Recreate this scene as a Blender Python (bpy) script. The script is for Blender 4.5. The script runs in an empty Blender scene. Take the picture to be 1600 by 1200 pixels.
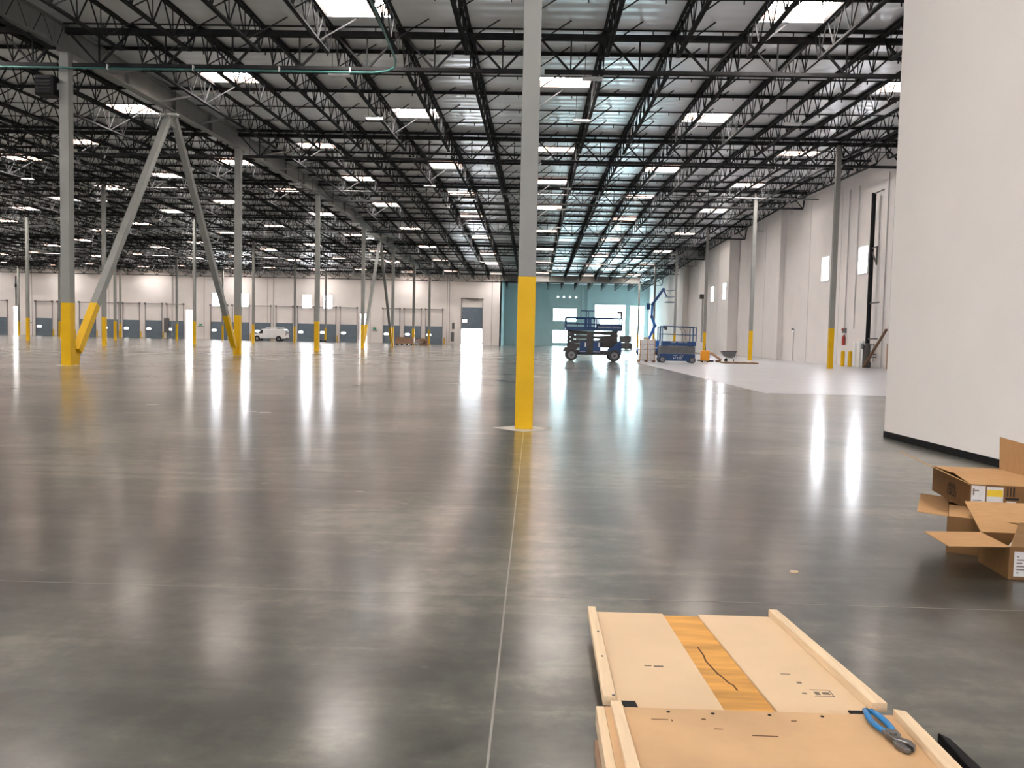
import bpy, math, random
from mathutils import Vector, Matrix
random.seed(7)
scene = bpy.context.scene
COL = scene.collection
# ------------------------------------------------------------------ camera
F, EYE = 1300.0, 1.475
vy = Vector(((834 - 800) / F, (600 - 528) / F, -1.0)).normalized()      # world Y seen from the camera
vx = Vector((1, -0.0219, 0)); vx = (vx - vy * vx.dot(vy)).normalized()
vz = vx.cross(vy)
ROT = Matrix((vx, vy, vz))                                             # camera axes -> world
cam_data = bpy.data.cameras.new('camera')
cam_data.sensor_width = 36.0
cam_data.lens = 36.0 * F / 1600.0
cam_data.clip_end = 600
cam = bpy.data.objects.new('camera', cam_data)
COL.objects.link(cam)
cam.matrix_world = Matrix.Translation((0, 0, EYE)) @ ROT.to_4x4()
scene.camera = cam
def project(p):
    c = ROT.transposed() @ (Vector(p) - Vector((0, 0, EYE)))
    if c.z > -0.5: return None
    return 800 + F * c.x / -c.z, 600 - F * c.y / -c.z
# ------------------------------------------------------------------ world, exposure
world = bpy.data.worlds.new('world'); scene.world = world
world.use_nodes = True
bgn = world.node_tree.nodes['Background']
bgn.inputs[0].default_value = (0.86, 0.93, 1.0, 1); bgn.inputs[1].default_value = 45.0
try: world.cycles.sampling_method = 'NONE'
except Exception: pass
scene.view_settings.view_transform = 'Standard'
scene.view_settings.look = 'None'
scene.view_settings.exposure = 0.4
scene.cycles.max_bounces = 4; scene.cycles.diffuse_bounces = 3; scene.cycles.glossy_bounces = 3; scene.cycles.transmission_bounces = 1
scene.cycles.adaptive_threshold = 0.05; scene.cycles.sample_clamp_indirect = 40.0
scene.view_settings.gamma = 1.0
scene.view_settings.use_curve_mapping = False
SKY_L = 38.0        # brightness of the daylit skylight lenses
WIN_L = 24.0        # brightness of the daylit windows and the added panels behind the viewer
TEAL_L = 14.0       # brightness of the tinted glazing at the office corner
# ------------------------------------------------------------------ materials
def new_mat(name):
    m = bpy.data.materials.new(name); m.use_nodes = True
    return m, m.node_tree.nodes, m.node_tree.links, m.node_tree.nodes['Principled BSDF']
def mat(name, col, rough=0.6, var=0.12, scale=3.0, metal=0.0, bump=0.0, spec=0.5, stretch=(1, 1, 1), detail=5):
    m, n, l, b = new_mat(name)
    tc = n.new('ShaderNodeTexCoord'); mp = n.new('ShaderNodeMapping')
    mp.inputs['Scale'].default_value = stretch
    nz = n.new('ShaderNodeTexNoise'); nz.inputs['Scale'].default_value = scale; nz.inputs['Detail'].default_value = detail
    cr = n.new('ShaderNodeValToRGB')
    lo = [max(0, c * (1 - var)) for c in col]; hi = [min(1, c * (1 + var)) for c in col]
    cr.color_ramp.elements[0].position = 0.3; cr.color_ramp.elements[1].position = 0.7
    cr.color_ramp.elements[0].color = (*lo, 1); cr.color_ramp.elements[1].color = (*hi, 1)
    l.new(tc.outputs['Object'], mp.inputs[0]); l.new(mp.outputs[0], nz.inputs['Vector'])
    l.new(nz.outputs['Fac'], cr.inputs[0]); l.new(cr.outputs[0], b.inputs['Base Color'])
    b.inputs['Roughness'].default_value = rough; b.inputs['Metallic'].default_value = metal
    b.inputs['Specular IOR Level'].default_value = spec
    if bump:
        bp = n.new('ShaderNodeBump'); bp.inputs['Strength'].default_value = bump; bp.inputs['Distance'].default_value = 0.01
        l.new(nz.outputs['Fac'], bp.inputs['Height']); l.new(bp.outputs[0], b.inputs['Normal'])
    return m
def glow(name, col, strength):
    m, n, l, b = new_mat(name)
    b.inputs['Base Color'].default_value = (*col, 1); b.inputs['Roughness'].default_value = 0.3
    b.inputs['Emission Color'].default_value = (*col, 1); b.inputs['Emission Strength'].default_value = strength
    return m
def floor_mat():
    m, n, l, b = new_mat('polished_concrete')
    tc = n.new('ShaderNodeTexCoord')
    def noise(scale, detail, rough=0.6, dist=0.0):
        q = n.new('ShaderNodeTexNoise'); q.inputs['Scale'].default_value = scale; q.inputs['Detail'].default_value = detail
        q.inputs['Roughness'].default_value = rough; q.inputs['Distortion'].default_value = dist
        l.new(tc.outputs['Object'], q.inputs['Vector']); return q
    def madd(a, k, c):
        q = n.new('ShaderNodeMath'); q.operation = 'MULTIPLY_ADD'; q.inputs[1].default_value = k
        l.new(a.outputs[0], q.inputs[0]); l.new(c.outputs[0], q.inputs[2]); return q
    n1, n2, n3 = noise(0.3, 4, 0.55, 0.4), noise(7.0, 5, 0.65), noise(1.3, 6, 0.6, 0.8)
    n4 = noise(0.9, 5, 0.6, 1.5); n4.inputs['Scale'].default_value = 1.0
    mp4 = n.new('ShaderNodeMapping'); mp4.inputs['Scale'].default_value = (0.35, 2.2, 1); mp4.inputs['Rotation'].default_value = (0, 0, 0.5)
    l.new(tc.outputs['Object'], mp4.inputs[0]); l.new(mp4.outputs[0], n4.inputs['Vector'])
    mix = madd(n4, 0.4, madd(n3, 0.45, madd(n2, 0.30, n1)))
    cr = n.new('ShaderNodeValToRGB'); e = cr.color_ramp.elements
    e[0].position = 0.78; e[0].color = (0.040, 0.041, 0.034, 1)
    e[1].position = 1.0; e[1].color = (0.165, 0.158, 0.128, 1)
    k = e.new(0.9); k.color = (0.083, 0.083, 0.069, 1)
    sc = n.new('ShaderNodeMath'); sc.operation = 'MULTIPLY'; sc.inputs[1].default_value = 0.82; l.new(mix.outputs[0], sc.inputs[0])
    l.new(sc.outputs[0], cr.inputs[0]); l.new(cr.outputs[0], b.inputs['Base Color'])
    rr = n.new('ShaderNodeMapRange'); rr.inputs[1].default_value = 0.3; rr.inputs[2].default_value = 0.7
    rr.inputs[3].default_value = 0.30; rr.inputs[4].default_value = 0.38
    l.new(n3.outputs['Fac'], rr.inputs[0]); l.new(rr.outputs[0], b.inputs['Roughness'])
    b.inputs['Specular IOR Level'].default_value = 0.25
    b.inputs['Coat Weight'].default_value = 1.0; b.inputs['Coat IOR'].default_value = 1.2; b.inputs['Coat Roughness'].default_value = 0.17
    return m
def deck_mat():
    m, n, l, b = new_mat('foil_faced_roof_deck')
    tc = n.new('ShaderNodeTexCoord')
    wv = n.new('ShaderNodeTexWave'); wv.wave_type = 'BANDS'; wv.bands_direction = 'Y'; wv.inputs['Scale'].default_value = 0.42
    wv.inputs['Distortion'].default_value = 0.25; wv.inputs['Detail'].default_value = 1
    nz = n.new('ShaderNodeTexNoise'); nz.inputs['Scale'].default_value = 0.5; nz.inputs['Detail'].default_value = 5
    l.new(tc.outputs['Object'], wv.inputs['Vector']); l.new(tc.outputs['Object'], nz.inputs['Vector'])
    cr = n.new('ShaderNodeValToRGB')
    cr.color_ramp.elements[0].color = (0.66, 0.68, 0.70, 1); cr.color_ramp.elements[1].color = (0.80, 0.82, 0.84, 1)
    l.new(nz.outputs['Fac'], cr.inputs[0]); l.new(cr.outputs[0], b.inputs['Base Color'])
    bp = n.new('ShaderNodeBump'); bp.inputs['Strength'].default_value = 0.28; bp.inputs['Distance'].default_value = 0.05
    l.new(wv.outputs['Fac'], bp.inputs['Height']); l.new(bp.outputs[0], b.inputs['Normal'])
    b.inputs['Roughness'].default_value = 0.32; b.inputs['Metallic'].default_value = 0.5
    return m
def cardboard_mat(name, col):
    return mat(name, col, 0.85, 0.08, 9.0, spec=0.15, stretch=(1, 8, 1), bump=0.05)
M = dict(
    floor=floor_mat(), deck=deck_mat(),
    film=mat('pale_floor_film', (0.40, 0.40, 0.42), 0.28, 0.1, 0.8),
    joint=mat('joint_sealant', (0.26, 0.25, 0.225), 0.6, 0.1, 6),
    diamond=mat('column_pour_patch', (0.42, 0.40, 0.36), 0.6, 0.1, 6),
    stain=mat('oil_stain', (0.035, 0.033, 0.03), 0.35, 0.3, 8),
    wall=mat('tilt_up_concrete_paint', (0.74, 0.69, 0.665), 0.8, 0.03, 0.6, spec=0.2),
    wall_gray=mat('pale_concrete_paint', (0.70, 0.665, 0.645), 0.8, 0.03, 0.6, spec=0.2),
    wall_teal_lit=mat('wall_with_teal_light_tint', (0.50, 0.66, 0.68), 0.75, 0.03, 0.6, spec=0.25),  # teal light from the tinted glass is put into this wall colour
    white_wall=mat('white_wall_paint', (0.82, 0.785, 0.755), 0.75, 0.02, 0.8, spec=0.2),
    black=mat('black_rubber', (0.009, 0.009, 0.01), 0.6, 0.2, 5, spec=0.15),
    steel_black=mat('black_primer_steel', (0.036, 0.036, 0.037), 0.8, 0.25, 2.0, spec=0.04),
    steel_gray=mat('gray_painted_steel', (0.235, 0.235, 0.222), 0.55, 0.07, 1.5, spec=0.3),
    yellow=mat('safety_yellow_paint', (0.66, 0.385, 0.001), 0.5, 0.05, 2.0, spec=0.25),
    curb=mat('curb_timber', (0.50, 0.34, 0.27), 0.8, 0.15, 2.0),
    lens=glow('skylight_lens', (1.0, 0.95, 0.90), SKY_L),
    pane=glow('daylit_pane', (0.93, 0.94, 1.0), WIN_L),
    pane_warm=glow('daylit_door_glass', (1.0, 0.95, 0.90), WIN_L * 0.4),
    pane_small=glow('vision_glass', (1.0, 0.99, 0.97), 4.0),
    pane_teal=glow('tinted_glass', (0.66, 0.93, 1.0), TEAL_L),
    led=glow('lit_led', (0.97, 0.95, 1.0), 60.0),
    door=mat('dock_door_steel', (0.13, 0.17, 0.21), 0.5, 0.1, 2.0),
    track=mat('galvanised_track', (0.16, 0.145, 0.14), 0.5, 0.2, 4, metal=0.2),
    white=mat('white_enamel', (0.78, 0.78, 0.77), 0.45, 0.03, 3),
    white_dull=mat('white_fixture', (0.62, 0.62, 0.61), 0.5, 0.04, 3),
    teal_pipe=mat('green_plastic_pipe', (0.04, 0.14, 0.125), 0.5, 0.1, 3),
    blue=mat('lift_blue_paint', (0.006, 0.042, 0.14), 0.4, 0.15, 3),
    blue_bright=mat('boom_blue_paint', (0.012, 0.10, 0.36), 0.4, 0.15, 3),
    main_pipe=mat('dull_pipe', (0.16, 0.16, 0.16), 0.6, 0.1, 3),
    dark=mat('greasy_dark_steel', (0.055, 0.05, 0.048), 0.5, 0.3, 4),
    gray_panel=mat('dull_gray_panel', (0.10, 0.10, 0.105), 0.5, 0.15, 3),
    tire=mat('gray_tyre', (0.045, 0.045, 0.048), 0.8, 0.2, 8),
    rim=mat('gray_rim', (0.22, 0.22, 0.23), 0.5, 0.1, 5),
    wood_pale=mat('pale_pine', (0.72, 0.55, 0.36), 0.7, 0.1, 3.0, stretch=(14, 1, 14), spec=0.25, bump=0.04),
    wood_cream=mat('cream_fibre_board', (0.67, 0.49, 0.31), 0.65, 0.05, 2.5, spec=0.3),
    wood_tan=mat('tan_fibre_board', (0.56, 0.355, 0.185), 0.6, 0.13, 2.5, spec=0.3),
    wood_ochre=mat('ochre_plywood', (0.60, 0.30, 0.07), 0.6, 0.28, 2.2, stretch=(1.0, 7, 1), spec=0.3, bump=0.04),
    wood_dark=mat('brown_timber', (0.16, 0.085, 0.045), 0.75, 0.2, 4, stretch=(1, 8, 1)),
    lumber=mat('stacked_lumber', (0.36, 0.22, 0.14), 0.8, 0.15, 4),
    crack=mat('plywood_crack', (0.12, 0.05, 0.015), 0.9, 0.2, 8),
    ink=mat('stamp_ink', (0.16, 0.12, 0.09), 0.8, 0.1, 8),
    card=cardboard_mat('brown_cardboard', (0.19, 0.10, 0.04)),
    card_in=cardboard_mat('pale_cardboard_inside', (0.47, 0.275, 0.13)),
    paper=mat('paper_sticker', (0.62, 0.60, 0.58), 0.6, 0.08, 25),
    sticker_yellow=mat('yellow_sticker', (0.72, 0.50, 0.02), 0.6, 0.05, 8),
    print_black=mat('black_print', (0.012, 0.008, 0.005), 0.8, 0.1, 8),
    wrap=mat('shrink_wrap', (0.62, 0.60, 0.58), 0.25, 0.12, 6),
    orange=mat('orange_paint', (0.75, 0.30, 0.01), 0.45, 0.1, 4),
    red=mat('red_enamel', (0.35, 0.03, 0.025), 0.4, 0.1, 4),
    green_sign=mat('green_sign', (0.05, 0.35, 0.2), 0.5, 0.05, 4),
    glass_dark=mat('dark_window_glass', (0.02, 0.022, 0.025), 0.15, 0.1, 3),
    grip=mat('blue_grip', (0.008, 0.17, 0.42), 0.35, 0.1, 12),
    metal=mat('steel_jaw', (0.16, 0.15, 0.14), 0.35, 0.2, 20, metal=0.7),
    conduit=mat('conduit_steel', (0.42, 0.41, 0.40), 0.5, 0.05, 4),
    apron=mat('outdoor_concrete', (0.55, 0.54, 0.52), 0.8, 0.1, 0.5),
)
# ------------------------------------------------------------------ mesh helpers
class MB:
    def __init__(s): s.v = []; s.f = []
    def box(s, x0, x1, y0, y1, z0, z1):
        o = len(s.v)
        s.v += [(x, y, z) for z in (z0, z1) for y in (y0, y1) for x in (x0, x1)]
        s.f += [tuple(o + i for i in q) for q in ((0, 2, 3, 1), (4, 5, 7, 6), (0, 1, 5, 4), (2, 6, 7, 3), (0, 4, 6, 2), (1, 3, 7, 5))]
        return s
    def bar(s, p, q, w, h=None, up=(0, 0, 1)):
        h = w if h is None else h
        p = Vector(p); q = Vector(q); d = (q - p).normalized(); u = Vector(up)
        if abs(d.dot(u)) > 0.99: u = Vector((0, 1, 0)) if abs(d.y) < 0.9 else Vector((1, 0, 0))
        a = d.cross(u).normalized() * (w / 2); b = a.cross(d).normalized() * (h / 2)
        o = len(s.v)
        for c in (p, q): s.v += [tuple(c - a - b), tuple(c + a - b), tuple(c + a + b), tuple(c - a + b)]
        s.f += [tuple(o + i for i in t) for t in ((0, 1, 2, 3), (7, 6, 5, 4), (0, 4, 5, 1), (1, 5, 6, 2), (2, 6, 7, 3), (3, 7, 4, 0))]
        return s
    def tube(s, p, q, r, n=12, r2=None):
        r2 = r if r2 is None else r2
        p = Vector(p); q = Vector(q); d = (q - p).normalized()
        u = Vector((0, 0, 1)) if abs(d.z) < 0.9 else Vector((1, 0, 0))
        a = d.cross(u).normalized(); b = a.cross(d)
        o = len(s.v)
        for c, rr in ((p, r), (q, r2)):
            for i in range(n):
                t = 2 * math.pi * i / n
                s.v.append(tuple(c + (a * math.cos(t) + b * math.sin(t)) * rr))
        for i in range(n):
            j = (i + 1) % n
            s.f.append((o + i, o + j, o + n + j, o + n + i))
        s.f.append(tuple(o + i for i in reversed(range(n)))); s.f.append(tuple(o + n + i for i in range(n)))
        return s
    def path(s, pts, r, n=8):
        pts = [Vector(p) for p in pts]; o = len(s.v); prev = None
        for k, c in enumerate(pts):
            d = (pts[min(k + 1, len(pts) - 1)] - pts[max(k - 1, 0)]).normalized()
            u = Vector((0, 0, 1)) if abs(d.z) < 0.9 else Vector((1, 0, 0))
            a = d.cross(u).normalized(); b = a.cross(d)
            for i in range(n):
                t = 2 * math.pi * i / n
                s.v.append(tuple(c + (a * math.cos(t) + b * math.sin(t)) * r))
        for k in range(len(pts) - 1):
            for i in range(n):
                j = (i + 1) % n
                s.f.append((o + k * n + i, o + k * n + j, o + (k + 1) * n + j, o + (k + 1) * n + i))
        s.f.append(tuple(o + i for i in reversed(range(n)))); s.f.append(tuple(o + (len(pts) - 1) * n + i for i in range(n)))
        return s
    def prism(s, poly, off):
        o = len(s.v); n = len(poly); off = Vector(off)
        s.v += [tuple(p) for p in poly] + [tuple(Vector(p) + off) for p in poly]
        s.f.append(tuple(o + i for i in reversed(range(n)))); s.f.append(tuple(o + n + i for i in range(n)))
        for i in range(n):
            j = (i + 1) % n
            s.f.append((o + i, o + j, o + n + j, o + n + i))
        return s
    def mesh(s, name):
        me = bpy.data.meshes.new(name); me.from_pydata(s.v, [], s.f); me.validate()
        import bmesh
        bm = bmesh.new(); bm.from_mesh(me); bmesh.ops.recalc_face_normals(bm, faces=bm.faces); bm.to_mesh(me); bm.free()
        return me
    def build(s, name, m, parent=None, bevel=0.0, smooth=False):
        me = s.mesh(name); me.materials.append(M[m] if isinstance(m, str) else m)
        if smooth:
            for p in me.polygons: p.use_smooth = len(p.vertices) == 4
        o = bpy.data.objects.new(name, me); COL.objects.link(o)
        if parent: o.parent = parent
        if bevel:
            b = o.modifiers.new('bevel', 'BEVEL'); b.width = bevel; b.segments = 2; b.limit_method = 'ANGLE'
        return o
def tag(o, label=None, cat=None, group=None, kind=None):
    if label: o['label'] = label
    if cat: o['category'] = cat
    if group: o['group'] = group
    if kind: o['kind'] = kind
    return o
def empty(name, loc=(0, 0, 0), rz=0.0):
    o = bpy.data.objects.new(name, None); COL.objects.link(o); o.location = loc; o.rotation_euler = (0, 0, rz)
    o.empty_display_size = 0.2
    return o
def copy_tree(o, parent=None):
    c = o.copy(); COL.objects.link(c); c.parent = parent
    for ch in list(o.children): copy_tree(ch, c)
    return c
def shared(name, me, parent, loc=(0, 0, 0)):
    o = bpy.data.objects.new(name, me); COL.objects.link(o); o.parent = parent; o.location = loc
    return o
def struct(name, mb, m, label, parent=None):
    return tag(mb.build(name, m, parent), label, kind='structure')
ORD = ['zeroth', 'first', 'second', 'third', 'fourth', 'fifth', 'sixth', 'seventh', 'eighth', 'ninth', 'tenth', 'eleventh', 'twelfth',
       'thirteenth', 'fourteenth', 'fifteenth', 'sixteenth', 'seventeenth', 'eighteenth', 'nineteenth', 'twentieth']
TENS = {2: 'twenty', 3: 'thirty', 4: 'forty', 5: 'fifty'}
def nth(i):
    if i <= 20: return ORD[i]
    t, u = divmod(i, 10)
    return {2: 'twentieth', 3: 'thirtieth', 4: 'fortieth', 5: 'fiftieth'}[t] if u == 0 else TENS[t] + '-' + ORD[u]
def side(i):
    return 'under the near column line' if i == 0 else ('%s %s of the near column' % (nth(abs(i)), 'left' if i < 0 else 'right'))
# ------------------------------------------------------------------ building grid
BX, BY, X0, Y0 = 18.15, 18.77, -0.13, 13.5
JS, PS = BX / 7, BY / 6                     # joist and purlin spacing
ZR = {-3: 11.0, -2: 11.5, -1: 12.0, 0: 12.4, 1: 12.97, 2: 13.53, 3: 13.95, 4: 13.68, 5: 13.3, 6: 12.85, 7: 12.4, 8: 11.95, 9: 11.5}
RISE = 0.15                                 # joist seat above the girder chord
def row_y(r): return Y0 + BY * r
def col_x(k): return X0 + BX * k
def joist_x(i): return X0 + JS * i
def purlin_y(j): return Y0 - 0.5 + PS * j
def girder_z(y):
    t = (y - Y0) / BY; r = max(-3, min(8, math.floor(t))); u = t - r
    return ZR[r] * (1 - u) + ZR[r + 1] * u
def roof_z(y): return girder_z(y) + RISE
FAR, TEAL, LEFT, RIGHT, BACK = 149.0, 163.5, -112.0, 22.2, -26.0
TX = -5.9                                   # where the deeper bay with the tinted glass begins
# ------------------------------------------------------------------ floor
b = MB(); b.v = [(LEFT, BACK, 0), (24, BACK, 0), (24, TEAL, 0), (LEFT, TEAL, 0), (LEFT, BACK, -0.3), (24, BACK, -0.3), (24, TEAL, -0.3), (LEFT, TEAL, -0.3)]
b.f = [(0, 1, 2, 3), (7, 6, 5, 4), (0, 4, 5, 1), (1, 5, 6, 2), (2, 6, 7, 3), (3, 7, 4, 0)]
floor = struct('floor', b, 'floor', 'glossy polished grey concrete floor of the empty warehouse')
MB().box(6.85, RIGHT, 24.6, 96, 0.0005, 0.002).build('pale_film_area', 'film', floor)
for k in range(-5, 2):
    MB().box(col_x(k) + 0.0, col_x(k) + 0.009, BACK, FAR, 0.0006, 0.0012).build('slab_joint', 'joint', floor)
for y in (-10.3, 4.68, 9.18, 19.67, 34.7, 49.7, 64.7, 79.7, 94.7, 109.7, 124.7):
    MB().box(LEFT, 6.8 if y > 24 else 22, y, y + (0.005 if y < 10 else 0.015), 0.0006, 0.0012).build('slab_joint', 'joint', floor)
def disc(x, y, rx, ry, z=0.0008, n=18):
    mb = MB(); mb.v = [(x + rx * math.cos(2 * math.pi * i / n) * random.uniform(.85, 1.1), y + ry * math.sin(2 * math.pi * i / n) * random.uniform(.85, 1.1), z) for i in range(n)]
    mb.f = [tuple(range(n))]; return mb
for (x, y, r) in ((-1.37, 4.42, .035), (-1.40, 4.56, .022), (0.69, 4.62, .05), (-1.17, 3.8, .02), (-0.45, 3.62, .022), (-4.9, 15.1, .12), (-5.15, 15.2, .08),
                  (-0.6, 4.9, .02), (-7.5, 16.2, .14), (-2.6, 8.0, .04), (-1.1, 7.2, .04), (-1.6, 7.7, .05)):
    disc(x, y, r, r * 0.8).build('dark_spot', 'stain', floor)
# ------------------------------------------------------------------ roof: deck, purlins, skylights
LANE_A = [-5, 0, 5, 10, 15, 19, 23, 28, 33, 37, 42]
LANE_B = [-7, -2, 3, 8, 13, 17, 21, 26, 31, 36, 41]
sky = {}
for m in range(-13, 3):
    for order, j in enumerate(LANE_A if m % 2 else LANE_B):
        x = joist_x(3 * m)
        if purlin_y(j + 1) > FAR and x < TX: continue
        if purlin_y(j) < 20 and x < -60: continue
        sky[(3 * m, j)] = (m, order)
JMIN, JMAX, IMIN, IMAX = -13, 49, -43, 9
def deck_edge(i): return max(LEFT, min(RIGHT + 0.6, joist_x(i)))
dk = MB()
for j in range(JMIN, JMAX):
    y0, y1 = max(purlin_y(j), BACK), min(purlin_y(j + 1), TEAL)
    if y1 <= y0: continue
    z0, z1 = roof_z(y0) + 0.02, roof_z(y1) + 0.02
    i = IMIN
    while i < IMAX:
        if (i, j) in sky: i += 1; continue
        e = i
        while e < IMAX and (e, j) not in sky: e += 1
        a, c = deck_edge(i), deck_edge(e); o = len(dk.v)
        dk.v += [(a, y0, z0), (c, y0, z0), (c, y1, z1), (a, y1, z1)]
        dk.f.append((o, o + 1, o + 2, o + 3)); i = e
SKD = 2.0                                   # skylight opening along the building
for (i, j) in sky:
    a, c, y0, y1 = deck_edge(i), deck_edge(i + 1), purlin_y(j) + 0.1 + SKD, purlin_y(j + 1); o = len(dk.v)
    dk.v += [(a, y0, roof_z(y0) + 0.02), (c, y0, roof_z(y0) + 0.02), (c, y1, roof_z(y1) + 0.02), (a, y1, roof_z(y1) + 0.02)]
    dk.f.append((o, o + 1, o + 2, o + 3))
ceiling = struct('ceiling', dk, 'deck', 'silvery ribbed underside of the warehouse roof deck')
tk = ceiling.modifiers.new('thickness', 'SOLIDIFY'); tk.thickness = 0.12; tk.offset = 1 if ceiling.data.polygons[0].normal.z > 0 else -1
for j in range(JMIN + 1, JMAX):
    y, z = purlin_y(j), roof_z(purlin_y(j))
    xa = LEFT if y < FAR else TX
    if y < BACK or y > TEAL: continue
    pm = MB().box(xa, RIGHT, y - 0.04, y + 0.04, z - 0.14, z)
    if y > 14:
        for i in range(IMIN, IMAX):
            x = joist_x(i) + JS * 0.66
            if xa < x < RIGHT and y < 110: pm.box(x - 0.02, x + 0.02, y - 0.02, y + 0.02, z - 0.27, z - 0.13)
    pm.build('purlin', 'steel_black', ceiling)
curb_mb = MB(); w, d, h = JS / 2 - 0.12, SKD / 2 - 0.03, 0.28
for s_ in (-1, 1):
    curb_mb.box(min(s_ * w, s_ * (w + 0.05)), max(s_ * w, s_ * (w + 0.05)), -d - 0.05, d + 0.05, -0.02, h)
    curb_mb.box(-w, w, min(s_ * d, s_ * (d + 0.05)), max(s_ * d, s_ * (d + 0.05)), -0.02, h)
curb_me = curb_mb.mesh('curb'); curb_me.materials.append(M['curb'])
lens_me = MB().box(-w - 0.05, w + 0.05, -d - 0.05, d + 0.05, h, h + 0.03).mesh('lens'); lens_me.materials.append(M['lens'])
for (i, j), (m, order) in sky.items():
    y = purlin_y(j) + 0.07 + SKD / 2
    s_ = empty('skylight', (joist_x(i) + JS / 2, y, roof_z(y)))
    s_.rotation_euler.x = math.atan2(roof_z(y + 1) - roof_z(y - 1), 2)
    shared('curb', curb_me, s_); shared('lens', lens_me, s_)
    where = ('just right of near column line' if m == 0 else '%s lane %s of the near column' % (nth(abs(m)), 'left' if m < 0 else 'right'))
    tag(s_, 'glowing roof skylight, %s, %s from the camera' % (where, nth(order + 1)), 'skylight', 'roof skylights')
# ------------------------------------------------------------------ roof: joists
JD = 1.22                                   # joist depth
brace_me = MB().bar((0.03, -0.5, -JD + 0.08), (JS * 0.5, 0.35, -0.04), 0.045).mesh('kicker_brace'); brace_me.materials.append(M['steel_black'])
def joist_meshes(L):
    half = 0.07
    top = MB().box(-0.135, -0.02, 0.1, L - 0.1, -0.13, 0).box(0.02, 0.135, 0.1, L - 0.1, -0.13, 0)
    bot = MB().box(-0.075, -0.01, 0.9, L - 0.9, -JD, -JD + 0.08).box(0.01, 0.075, 0.9, L - 0.9, -JD, -JD + 0.08)
    web = MB(); n = max(2, round(L / 1.56)); p = L / n
    for k in range(n):
        a, c, e = k * p + (0.15 if k == 0 else 0), (k + 0.5) * p, (k + 1) * p - (0.15 if k == n - 1 else 0)
        web.bar((0, a, -0.06), (0, c, -JD + 0.05), 0.04); web.bar((0, c, -JD + 0.05), (0, e, -0.06), 0.04)
        web.bar((0, c, -JD + 0.05), (0, c, -0.08), 0.03)
    out = []
    for nm, mb in (('top_chord', top), ('bottom_chord', bot), ('web', web)):
        if mb.v:
            me = mb.mesh(nm); me.materials.append(M['steel_black']); out.append((nm, me, mb))
    return out
spans = []
for r in range(0, 8):
    for i in range(IMIN + 1, IMAX):
        x = joist_x(i)
        if x > RIGHT - 0.5 or (i == -7 and r < 7): continue
        if r == 7 and x < TX: continue
        y0, y1 = row_y(r), min(row_y(r + 1), TEAL)
        vis = False; dist = 1e9
        for t in range(9):
            y = y0 + (y1 - y0) * t / 8
            for dz in (0, -JD):
                q = project((x, y, roof_z(y) + dz))
                if q and -20 < q[0] < 1430 and -10 < q[1] < 620: vis = True; dist = min(dist, math.hypot(x, y))
        if vis: spans.append((dist, r, i))
spans.sort()
meshes = {}
BAY = ['nearest', 'second', 'third', 'fourth', 'fifth', 'sixth', 'seventh', 'last']
def joist_frame(r, i):
    y0, y1 = row_y(r), min(row_y(r + 1), TEAL)
    z0, z1 = roof_z(y0), roof_z(y1)
    L = math.hypot(y1 - y0, z1 - z0)
    return joist_x(i), y0, z0, L, math.atan2(z1 - z0, y1 - y0)
rest = MB()
for n, (dist, r, i) in enumerate(spans):
    x, y0, z0, L, ang = joist_frame(r, i)
    if r not in meshes: meshes[r] = joist_meshes(L)
    if n < 300:
        e = empty('roof_joist', (x, y0, z0)); e.rotation_euler.x = ang
        for nm, me, mb in meshes[r]:
            shared(nm, me, e)
        if r < 4 and x > -45:
            for k in range(round(L / PS)): shared('kicker_brace', brace_me, e, (0, -0.5 + PS * (k + 1) - 1.2, 0))
        tag(e, 'black open-web roof joist, %s, in the %s roof bay' % (side(i), BAY[r]), 'joist', 'black open-web roof joists')
    else:
        Mx = Matrix.Translation((x, y0, z0)) @ Matrix.Rotation(ang, 4, 'X')
        for nm, me, mb in meshes[r]:
            o = len(rest.v); rest.v += [tuple(Mx @ Vector(v)) for v in mb.v]; rest.f += [tuple(o + k for k in f) for f in mb.f]
if rest.v:
    tag(rest.build('distant_roof_joists', 'steel_black'), 'tangle of black open-web roof joists in the most distant bays', 'joists', kind='stuff')
# joists over and behind the camera, mirrored in the floor
over = MB()
for r in (-2, -1, 0):
    for i in range(-14, 9):
        if (r, i) in [(a, c) for _, a, c in spans]: continue
        x, y0, z0, L, ang = joist_frame(r, i)
        Mx = Matrix.Translation((x, y0, z0)) @ Matrix.Rotation(ang, 4, 'X')
        for nm, me, mb in joist_meshes(L):
            o = len(over.v); over.v += [tuple(Mx @ Vector(v)) for v in mb.v]; over.f += [tuple(o + k for k in f) for f in mb.f]
tag(over.build('overhead_roof_joists', 'steel_black'), 'black roof joists directly over and behind the viewer', 'joists', kind='stuff')
# ------------------------------------------------------------------ roof: girders
GD = 1.45
def girder_meshes(L):
    top = MB().box(0, L, -0.12, -0.02, -0.2, 0).box(0, L, 0.02, 0.12, -0.2, 0)
    bot = MB().box(0.3, L - 0.3, -0.11, -0.02, -GD, -GD + 0.13).box(0.3, L - 0.3, 0.02, 0.11, -GD, -GD + 0.13)
    web = MB(); n = round(L / JS)
    for k in range(n):
        a = k * JS; c = a + JS / 2; e = min(a + JS, L)
        web.bar((a + 0.1, 0, -0.12), (c, 0, -GD + 0.07), 0.09, 0.07); web.bar((c, 0, -GD + 0.07), (e - 0.1, 0, -0.12), 0.09, 0.07)
        web.bar((c, 0, -GD + 0.07), (c, 0, -0.1), 0.055)
    r = []
    for nm, mb in (('top_chord', top), ('bottom_chord', bot), ('web', web)):
        me = mb.mesh(nm); me.materials.append(M['steel_black']); r.append((nm, me))
    return r
gfull, gstub = girder_meshes(BX), girder_meshes(RIGHT - col_x(1))
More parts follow.
